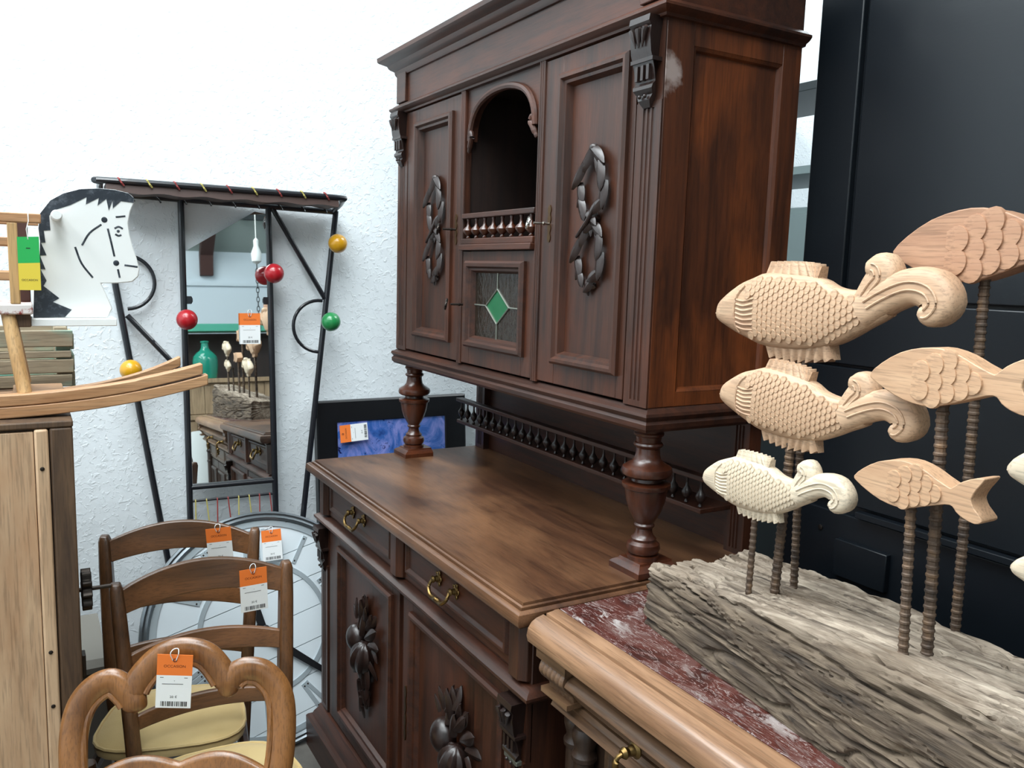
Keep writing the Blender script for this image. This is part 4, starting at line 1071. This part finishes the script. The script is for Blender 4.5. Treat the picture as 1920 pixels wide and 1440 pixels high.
# ------------------------------------------------------------------ chairs
def pillow_mesh(w0, w1, d, h, n=28):
    # rounded seat pad, wider in front; local x forward from 0 to d
    g = G(); out = []
    for k in range(n):
        a = 2*PI*k/n; ca, sa = math.cos(a), math.sin(a)
        px = math.copysign(abs(ca)**.62, ca); py = math.copysign(abs(sa)**.62, sa)
        t = (px+1)/2; out.append((d*t, py*(w0+(w1-w0)*t)))
    c = (d/2, 0); rings = []
    for s, z in ((.90, 0), (1.0, .008), (1.01, h*.5), (.985, h*.8), (.93, h*.97), (.75, h*1.1), (.4, h*1.18), (.08, h*1.2)):
        rings.append([(c[0]+(x-c[0])*s, y*s, z) for x, y in out])
    g.loops(rings, True, True, True)
    pipe = G().tube([(c[0]+(x-c[0])*1.0, y*1.0, h*.80) for x, y in out], .0045, 6, closed=True)
    return g, pipe
def ladder_chair(label, loc, yaw):
    T = thing('ladderback_chair', label, 'chair', loc, (0, 0, R(yaw)), 'ladder-back chairs with beige seats')
    P = lambda n, g, m, par=None, bev=0: obj(n, g.mesh(n), m, par or T, bev)
    # origin: floor below the top of the back; the back leans to -x going up
    def back_x(z): return .085-.085*max(0, (z-.45)/.43)**1.1 if z > .45 else .085-.05*(.45-z)/.45
    def half(z): return .148+.047*(z/.88)**1.2
    for s in (-1, 1):
        rings = []
        for z, k in ((0, .75), (.2, .9), (.45, 1), (.65, 1), (.80, .95), (.865, .85), (.880, .6)):
            x, y = back_x(z), s*half(z); a, b = .020*k, .017*k
            rings.append([(x-a, y-b, z), (x+a*.8, y-b, z), (x+a, y-b*.6, z), (x+a, y+b*.6, z), (x+a*.8, y+b, z), (x-a, y+b, z)])
        P('back_post', G().loops(rings, True, True, True), 'chair_v', None, .004)
    for z0, z1, arch, th in ((.808, .866, .036, .008), (.672, .716, .020, .007), (.545, .578, .012, .007)):
        n = 18; rg = []
        for i in range(n+1):
            t = i/n; y = (-1+2*t)*(half(z0)-.008); bow = -.030*(1-(2*t-1)**2); up = arch*(1-(2*t-1)**2)
            zl, zu = z0+up*.55, z1+up
            rg.append([(back_x(zl)+bow-th, y, zl), (back_x(zl)+bow+th, y, zl), (back_x(zu)+bow+th, y, zu), (back_x(zu)+bow-th, y, zu)])
        P('back_slat', G().loops(rg, True, True, True), 'chair', None, .003)
    pil, pipe = pillow_mesh(.150, .190, .30, .040)
    mt = Matrix.Translation((.080, 0, .430))
    se = P('seat_pad', pil.xf(mt), 'seat'); P('piping', pipe.xf(mt), 'seat', se)
    fx = .385
    for s in (-1, 1):
        P('front_leg', G().lathe([(.014, 0), (.016, .02), (.019, .30), (.020, .42), (.018, .435)], 14, (fx-.025, s*.178, 0)), 'chair_v')
        P('side_rail', G().tube([(.085, s*.15, .40), (fx-.025, s*.178, .40)], .014, 8), 'chair'); P('stretcher', G().tube([(.07, s*.152, .18), (fx-.025, s*.178, .18)], .009, 8), 'chair')
    P('front_rail', G().tube([(fx-.025, -.178, .40), (fx-.025, .178, .40)], .014, 8), 'chair'); P('stretcher', G().tube([(fx-.025, -.178, .24), (fx-.025, .178, .24)], .009, 8), 'chair')
    P('back_rail', G().tube([(.085, -.16, .40), (.085, .16, .40)], .013, 8), 'chair')
ladder_chair('dark ladder-back chair with beige seat, farthest back beside the clock', (.668, .352, 0), -15)
ladder_chair('dark ladder-back chair with beige seat, between two other chairs', (1.012, .352, 0), -2.6)
price_tag('orange and white price tag on the rearmost ladder-back chair', (.73, .438, .896), (R(4), R(2), R(-15)), .066, .104)
price_tag('orange and white price tag on the middle ladder-back chair', (1.075, .452, .892), (R(2), R(2), R(-2)), .064, .108)

def trefoil_chair():
    T = thing('trefoil_chair', 'honey brown chair with a three-lobed open back, nearest the camera', 'chair', (1.44, .235, 0), (0, 0, R(-21)))
    P = lambda n, g, m, par=None, bev=0: obj(n, g.mesh(n), m, par or T, bev)
    def bx(z): return .10-.10*max(0, (z-.45)/.45)**1.15 if z > .45 else .10-.05*(.45-z)/.45
    lobes = [[(-.150, .44), (-.168, .56), (-.182, .66), (-.187, .738), (-.178, .792), (-.154, .826), (-.122, .838), (-.094, .816), (-.078, .792), (-.074, .782)],
             [(-.074, .782), (-.086, .806), (-.072, .842), (-.036, .878), (.004, .888), (.044, .878), (.072, .848), (.086, .820), (.080, .802)],
             [(.080, .802), (.086, .822), (.100, .840), (.122, .848), (.152, .840), (.178, .810), (.188, .765), (.186, .690), (.172, .60), (.152, .44)]]
    g = G(); bead = G()
    for L_ in lobes:
        sp = smooth_path([(bx(z), y, z) for y, z in L_], 6)
        m_ = len(sp); li = lobes.index(L_); rad = [.025]*m_
        for i in range(m_):
            if li > 0 and i < 8: rad[i] = .008+.017*(i/8)**.7
            if li < 2 and i >= m_-8: rad[i] = .008+.017*((m_-1-i)/8)**.7
        g.tube(sp, rad, 14, (1, 0, 0), .62)
        q = []
        for i, p in enumerate(sp):
            a, b = sp[max(0, i-1)], sp[min(len(sp)-1, i+1)]; t = (b-a).normalized(); nn = Vector((0, -t.z, t.y))
            nn = nn if (Vector((0, 0, .66))-Vector((0, p.y, p.z))).dot(nn) > 0 else -nn
            q.append(p+nn*.0225+Vector((.007, 0, 0)))
        bead.tube(q[(0 if li == 0 else 9):(len(q) if li == 2 else -9)], .0065, 8)
    fr = P('back_frame', g, 'lp'); P('frame_bead', bead, 'lp', fr)
    n = 24; rg = []
    for i in range(n+1):
        t = i/n; y = -.165+.325*t; up = .020*abs(math.sin(PI*t*2.0))+.012*(1-(2*t-1)**2)
        z0, z1 = .622, .668+up; bow = -.018*(1-(2*t-1)**2)
        rg.append([(bx(z0)+bow-.011, y, z0+up*.5), (bx(z0)+bow+.011, y, z0+up*.5), (bx(z1)+bow+.009, y, z1-.006), (bx(z1)+bow, y, z1), (bx(z1)+bow-.011, y, z1-.006)])
    P('cross_rail', G().loops(rg, True, True, True), 'lp', None, .003)
    for s in (-1, 1):
        P('back_leg', G().tube([(.10, s*.155, .46), (.085, s*.155, .25), (.05, s*.158, 0)], [.020, .018, .014], 12), 'lp')
        P('front_leg', G().lathe([(.013, 0), (.015, .05), (.019, .30), (.022, .42)], 14, (.44, s*.18, 0)), 'lp')
        P('side_rail', G().box(.10, .44, s*.165-.012, s*.165+.012, .38, .43), 'lp')
    P('front_rail', G().box(.43, .455, -.17, .17, .38, .43), 'lp')
    pil, pipe = pillow_mesh(.165, .205, .36, .040); mt = Matrix.Translation((.112, 0, .430))
    se = P('seat_pad', pil.xf(mt), 'seat'); P('piping', pipe.xf(mt), 'seat', se)
trefoil_chair()
price_tag('orange and white price tag on the three-lobed chair in front', (1.478, .217, .897), (R(-5), R(6), R(-21)), .063, .112)
# ------------------------------------------------------------------ old cabinet carrying the rocking horse
def old_cabinet():
    T = thing('wooden_cabinet', 'pale wooden cabinet with a dark corner post and black star knob, at the left edge', 'cabinet', (1.0, -.3, 0))
    part(T, 'body', G().box(.62, 1.285, -.62, .062, .02, 1.305), 'oldpost', None, .003)
    part(T, 'top_board', G().box(.60, 1.30, -.64, .072, 1.305, 1.318), 'oldpost', None, .003)
    z = .02; 
    part(T, 'front_board', G().box(1.280, 1.298, -.62, .006, .02, 1.300), 'planed', None, .002, label='pale planed front board')
    part(T, 'edge_strip', G().box(1.282, 1.304, .007, .030, .02, 1.304), 'planed', None, .004)
    part(T, 'corner_post', G().box(1.24, 1.300, .032, .071, 0, 1.305), 'oldpost', None, .004, label='dark worn corner post')
    # star knob on a threaded spindle
    y = .071; c = (1.24, .962)
    outl = []
    for k in range(80):
        a = 2*PI*k/80; q = .036+.006*math.cos(10*a); outl.append((q*math.cos(a), q*math.sin(a)))
    g = G().prism([(c[0]+a, c[1]+b) for a, b in outl], lambda a, b, d: (a, d, b), y+.006, y+.024)
    k = part(T, 'star_knob', g, 'iron', None, .0015, label='black scalloped star knob')
    part(T, 'spindle', G().tube([(c[0], y-.002, c[1]), (c[0], y+.060, c[1])], .0042, 10), 'iron', k)
    part(T, 'hinge', G().box(1.262, 1.290, .071, .078, .80, .845), 'iron', None, .001)
    for zz in (1.23, .87, .76):
        part(T, 'nail', G().ball((1.305, .018, zz), (.002, .004, .004), 8, 6), 'iron')
old_cabinet()
def grey_chest():
    T = thing('low_chest', 'low grey wooden chest against the wall behind the left chairs', 'chest', (.35, -.05, 0))
    part(T, 'body', G().box(.14, .50, -.40, .17, 0, .44), 'ring_plate', None, .006)
    part(T, 'lid', G().wrap(.15, .50, -.40, .165, [(.0, .44), (.015, .444), (.015, .460), (.0, .480), (-.04, .492)]), 'ring_plate')
grey_chest()

# ------------------------------------------------------------------ crate
def crate():
    T = thing('wooden_crate', 'weathered slatted crate with flaking teal paint behind the rocking horse', 'crate', (.74, -.2, 1.3195))
    for s, (z0, z1) in enumerate(((1.3195, 1.348), (1.352, 1.384), (1.388, 1.404), (1.414, 1.452))):
        part(T, 'slat', G().box(.82, .834, -.48, .094+.004*(s % 2), z0, z1), 'crate', None, .002)
        part(T, 'slat', G().box(.646, .660, -.48, .094, z0, z1), 'crate', None, .002)
    for y in (-.46, .062):
        part(T, 'corner_batten', G().box(.79, .819, y, y+.03, 1.3195, 1.450), 'crate', None, .002)
        part(T, 'corner_batten', G().box(.661, .69, y, y+.03, 1.3195, 1.450), 'crate', None, .002)
    for z in (1.33, 1.37, 1.42):
        part(T, 'end_board', G().box(.661, .819, .0925, .1005, z-.014, z+.024), 'crate', None, .002)
    part(T, 'bottom_board', G().box(.66, .82, -.47, .09, 1.3195, 1.328), 'crate')
crate()

# ------------------------------------------------------------------ rocking horse
def rocking_horse():
    T = thing('rocking_horse', 'white rocking horse with black mane and pine rockers, on the pale cabinet', 'rocking horse', (1.08, -.1, 1.318))
    xn, xf, xh = 1.24, 1.045, 1.14
    S = lambda P: [(round(y*.955, 4), round(1.62+(z-1.62)*.955, 4)) for y, z in P]
    # laminated rockers
    def rocker(x, th, name, layers, amp, ex, yend):
        o = None
        for j in range(layers):
            rg = []
            for i in range(33):
                y = -.56+(.56+yend)*i/32; t = (y+.10)/.423; z = 1.3192+amp*abs(t)**ex+(.0 if j == 0 else .0225); yy = y-(.010*j if y > .2 else 0)
                hgt = .0215
                rg.append([(x-th, yy, z), (x+th, yy, z), (x+th, yy, z+hgt), (x-th, yy, z+hgt)])
            o = part(T, name, G().loops(rg, True, True, True), 'pine', None, .002)
    rocker(xn, .014, 'rocker_layer', 2, .049, 2.3, .325); rocker(xf, .012, 'rocker_layer', 1, .078, 3.0, .302)
    for y in (-.40, .02):
        part(T, 'cross_board', G().box(xf-.012, xn-.014, y-.045, y+.045, 1.3425, 1.3545), 'pine', None, .002)
    # seat plank, legs, head shelf
    part(T, 'seat', G().box(1.04, 1.205, -.40, .016, 1.511, 1.531), 'flake', None, .003)
    part(T, 'head_shelf', G().box(1.095, 1.185, .012, .163, 1.487, 1.5016), 'horse_white', None, .0015)
    part(T, 'seat_bearer', G().box(1.05, 1.19, -.03, .012, 1.486, 1.511), 'oldpost', None, .002)
    for x, s in ((1.205, 1), (1.075, -1)):
        for ya, yb in ((-.026, -.004), (-.36, -.40)):
            part(T, 'leg', G().tube([(x-s*.02, ya, 1.515), (x+s*.022, yb, 1.362)], .0125, 14), 'pine_v')
    # rails of the seat guard
    for x in (1.195, 1.055):
        part(T, 'top_rail', G().box(x-.009, x+.009, -.42, .036, 1.684, 1.702), 'pine', None, .002)
        part(T, 'middle_rail', G().box(x-.006, x+.006, -.42, .016, 1.640, 1.656), 'pine', None, .002); part(T, 'middle_rail', G().box(x-.006, x+.006, -.42, .016, 1.575, 1.592), 'pine', None, .002)
        for y in (-.012, -.14, -.26, -.38):
            part(T, 'spindle', G().box(x-.0085, x+.0085, y-.0085, y+.0085, 1.531, 1.684), 'pine_v', None, .002)
    part(T, 'front_post', G().box(1.09, 1.12, -.006, .014, 1.531, 1.690), 'rafter', None, .002)
    # head cut from a board
    head = [(0.017, 1.496), (0.02, 1.554), (0.032, 1.607), (0.035, 1.653), (0.033, 1.679), (0.037, 1.709), (0.057, 1.737), (0.081, 1.753), (0.112, 1.764), (0.147, 1.768), (0.179, 1.767), (0.204, 1.762), (0.215, 1.753), (0.215, 1.743), (0.207, 1.723),
            (0.202, 1.699), (0.204, 1.676), (0.21, 1.648), (0.217, 1.625), (0.222, 1.601), (0.219, 1.585), (0.206, 1.573), (0.177, 1.57), (0.146, 1.569), (0.154, 1.548), (0.166, 1.516), (0.156, 1.4965)]
    hd = part(T, 'head', G().prism(S(head), FX(xh), -.011, .011), 'horse_white', None, .002)
    mane = [(0.0175, 1.4965), (0.0205, 1.554), (0.0325, 1.607), (0.0355, 1.653), (0.0335, 1.679), (0.0375, 1.709), (0.057, 1.7365), (0.081, 1.7525), (0.112, 1.7635), (0.147, 1.7675), (0.179, 1.7665), (0.204, 1.7615), (0.2145, 1.7525), (0.2145, 1.742), (0.189, 1.744), (0.173, 1.728), (0.173, 1.744),
            (0.165, 1.723), (0.161, 1.747), (0.144, 1.732), (0.147, 1.748), (0.122, 1.733), (0.124, 1.748), (0.094, 1.73), (0.066, 1.718), (0.054, 1.706), (0.055, 1.676), (0.043, 1.675), (0.045, 1.651), (0.037, 1.650), (0.046, 1.625), (0.034, 1.624), (0.043, 1.596),
            (0.034, 1.596), (0.044, 1.573), (0.038, 1.562), (0.066, 1.537), (0.054, 1.529), (0.088, 1.513), (0.075, 1.4975)]
    for s in (1, -1):
        part(T, 'mane', G().prism(S(mane), lambda u, v, d, s=s: (xh+s*(.011+d), u, v), -.0005, .0008), 'horse_black', hd, label='black painted mane')
        def stroke(pts, r):
            sp = smooth_path([(xh+s*.0112, a, b) for a, b in S(pts)], 4)
            return G().tube(sp, r, 6, (1, 0, 0), .3)
        for pts in ([(.112, 1.648), (.127, 1.674), (.150, 1.693)], [(.099, 1.644), (.110, 1.610), (.130, 1.581)], [(.162, 1.685), (.168, 1.655), (.173, 1.627)], [(.192, 1.609), (.218, 1.606)], [(.179, 1.600), (.182, 1.582)], [(.178, 1.710), (.197, 1.713)],
                    [(.175, 1.686), (.183, 1.690), (.191, 1.686)], [(.176, 1.674), (.182, 1.671), (.188, 1.673)]):
            part(T, 'bridle_line', stroke(pts, .0019), 'horse_black', hd)
        for a, b, rr in ((.156, 1.703, .0058), (.176, 1.613, .0058), (.182, 1.6805, .003)):
            (a, b), = S([(a, b)])
            part(T, 'painted_dot', G().ball((xh+s*.0112, a, b), (.0008, rr, rr), 14, 8), 'horse_black', hd)
    part(T, 'handle', G().tube([(xh-.060, .063, 1.702), (xh+.060, .063, 1.702)], [.010, .010], 14), 'horse_white', None, .002, label='round handle peg through the head')
    G2 = thing('price_tag', 'green and yellow tag hanging on the rocking horse seat rail', 'price tag', (1.214, .013, 1.657), (0, 0, 0))
    mp = lambda u, v, d: (d, u, v)
    a = obj('green_half', G().prism([(-.018, 0), (.018, .002), (.018, -.047), (-.018, -.049)], mp, -.0004, .0004).mesh('green_half'), 'green_card', G2)
    b = obj('yellow_half', G().prism([(-.018, -.049), (.018, -.047), (.018, -.099), (-.018, -.099)], mp, -.0004, .0004).mesh('yellow_half'), 'yellow_card', G2)
    me = text_mesh('OCCASION', .0052); me.transform(Matrix.Translation((.0008, 0, -.080)) @ TXT); obj('lettering', me, 'ink', b)
    obj('print_line', G().box(.0004, .0007, -.004, .003, -.021, -.0195).mesh('print_line'), 'ink', a)
    obj('string', G().tube([(0, 0, -.004), (.002, -.002, .015), (.0, .002, .030), (-.012, .002, .046)], .0008, 6).mesh('string'), 'string', G2)
rocking_horse()

# ------------------------------------------------------------------ the other side of the hall, seen in the mirror
def plank_counter():
    T = thing('plank_counter', 'boarded wooden counter reflected in the coat rack mirror', 'counter', (5.1, 1.2, 0))
    part(T, 'body', G().box(4.84, 5.4, .3, 2.2, 0, 1.22), 'plank'); part(T, 'counter_top', G().box(4.78, 5.45, .27, 2.23, 1.222, 1.262), 'plank', None, .004)
    for k in range(11): part(T, 'plank', G().box(4.815, 4.838, .305+k*.172, .305+k*.172+.168, .95, 1.218), 'plank', None, .002)
    part(T, 'rail', G().box(4.80, 4.838, .3, 2.2, .90, .944), 'plank', None, .003)
    for k in range(3): part(T, 'drawer', G().box(4.808, 4.838, .31+k*.63, .31+k*.63+.61, .62, .885), 'plank', None, .003)
    part(T, 'rail', G().box(4.795, 4.838, .3, 2.2, .55, .61), 'planed', None, .003)
    D = thing('demijohn', 'round-shouldered teal glass demijohn reflected in the mirror', 'bottle', (4.95, 1.02, 1.262))
    pr = [(.085, 0), (.095, .004), (.10, .03), (.106, .10), (.108, .16), (.100, .20), (.075, .232), (.045, .255), (.033, .28), (.030, .32), (.036, .325), (.037, .336), (.030, .34)]
    obj('glass', G().lathe(pr, 32).mesh('glass'), 'teal_glass', D)
    S = thing('green_shelf', 'dark display shelf with a green painted board reflected in the mirror', 'shelf', (5.5, 1.3, 0))
    part(S, 'back', G().box(5.50, 5.53, .3, 2.3, 0, 1.70), 'niche'); part(S, 'green_board', G().box(5.20, 5.5, .3, 1.75, 1.705, 1.775), 'teal_paint', None, .003)
    for y in (.3, 2.2): part(S, 'side', G().box(5.46, 5.5, y, y+.04, 0, 1.72), 'plank')
plank_counter()
def armchair():
    T = thing('plastic_armchair', 'white moulded armchair reflected low in the mirror', 'armchair', (3.95, .92, 0), (0, 0, R(200)))
    rg = []
    for z, r, q in ((.42, .20, 0), (.46, .235, .0), (.60, .25, .0), (.70, .262, .02)):
        inn, out = [], []
        for k in range(25):
            a = R(-115+230*k/24); zz = z+(.16*max(0, math.cos(a))**1.5 if z > .65 else 0)
            out.append((r*math.cos(a), r*math.sin(a), zz)); inn.append(((r-.018)*math.cos(a), (r-.018)*math.sin(a), zz))
        rg.append(out+inn[::-1])
    obj('shell', G().loops(rg, True, True, True).mesh('shell'), 'white_plastic', T)
    pil, pipe = pillow_mesh(.20, .21, .42, .03); obj('seat', pil.xf(Matrix.Translation((-.22, 0, .41))).mesh('seat'), 'white_plastic', T)
    for sx in (-.17, .15):
        for sy in (-.17, .17): obj('leg', G().lathe([(.012, 0), (.018, .41)], 12, (sx, sy, 0)).mesh('leg'), 'white_plastic', T)
armchair()
def hoist():
    T = thing('chain_hoist', 'hanging chain hoist reflected in the upper mirror', 'hoist', (3.62, 1.29, 4.44))
    def P(n, g, m, par=None): return obj(n, g.mesh(n), m, par or T)
    P('cable', G().tube([(0, 0, 0), (0, 0, -2.14)], .004, 6), 'string'); P('hook_block', G().lathe([(.008, -2.32), (.035, -2.30), (.04, -2.24), (.018, -2.18), (.02, -2.14), (.006, -2.12)], 16), 'white_plastic')
    lk = G().tube([(.010*math.cos(a), 0, .022*math.sin(a)) for a in [2*PI*k/14 for k in range(14)]], .0032, 6, (0, 1, 0), closed=True).mesh('chain_link'); lk.materials.append(M['dark_metal'])
    for k in range(14):
        o = bpy.data.objects.new('chain_link', lk); COL.objects.link(o); o.parent = T; o.location = (0, 0, -2.34-k*.036); o.rotation_euler = (0, 0, R(90*(k % 2)))
hoist()
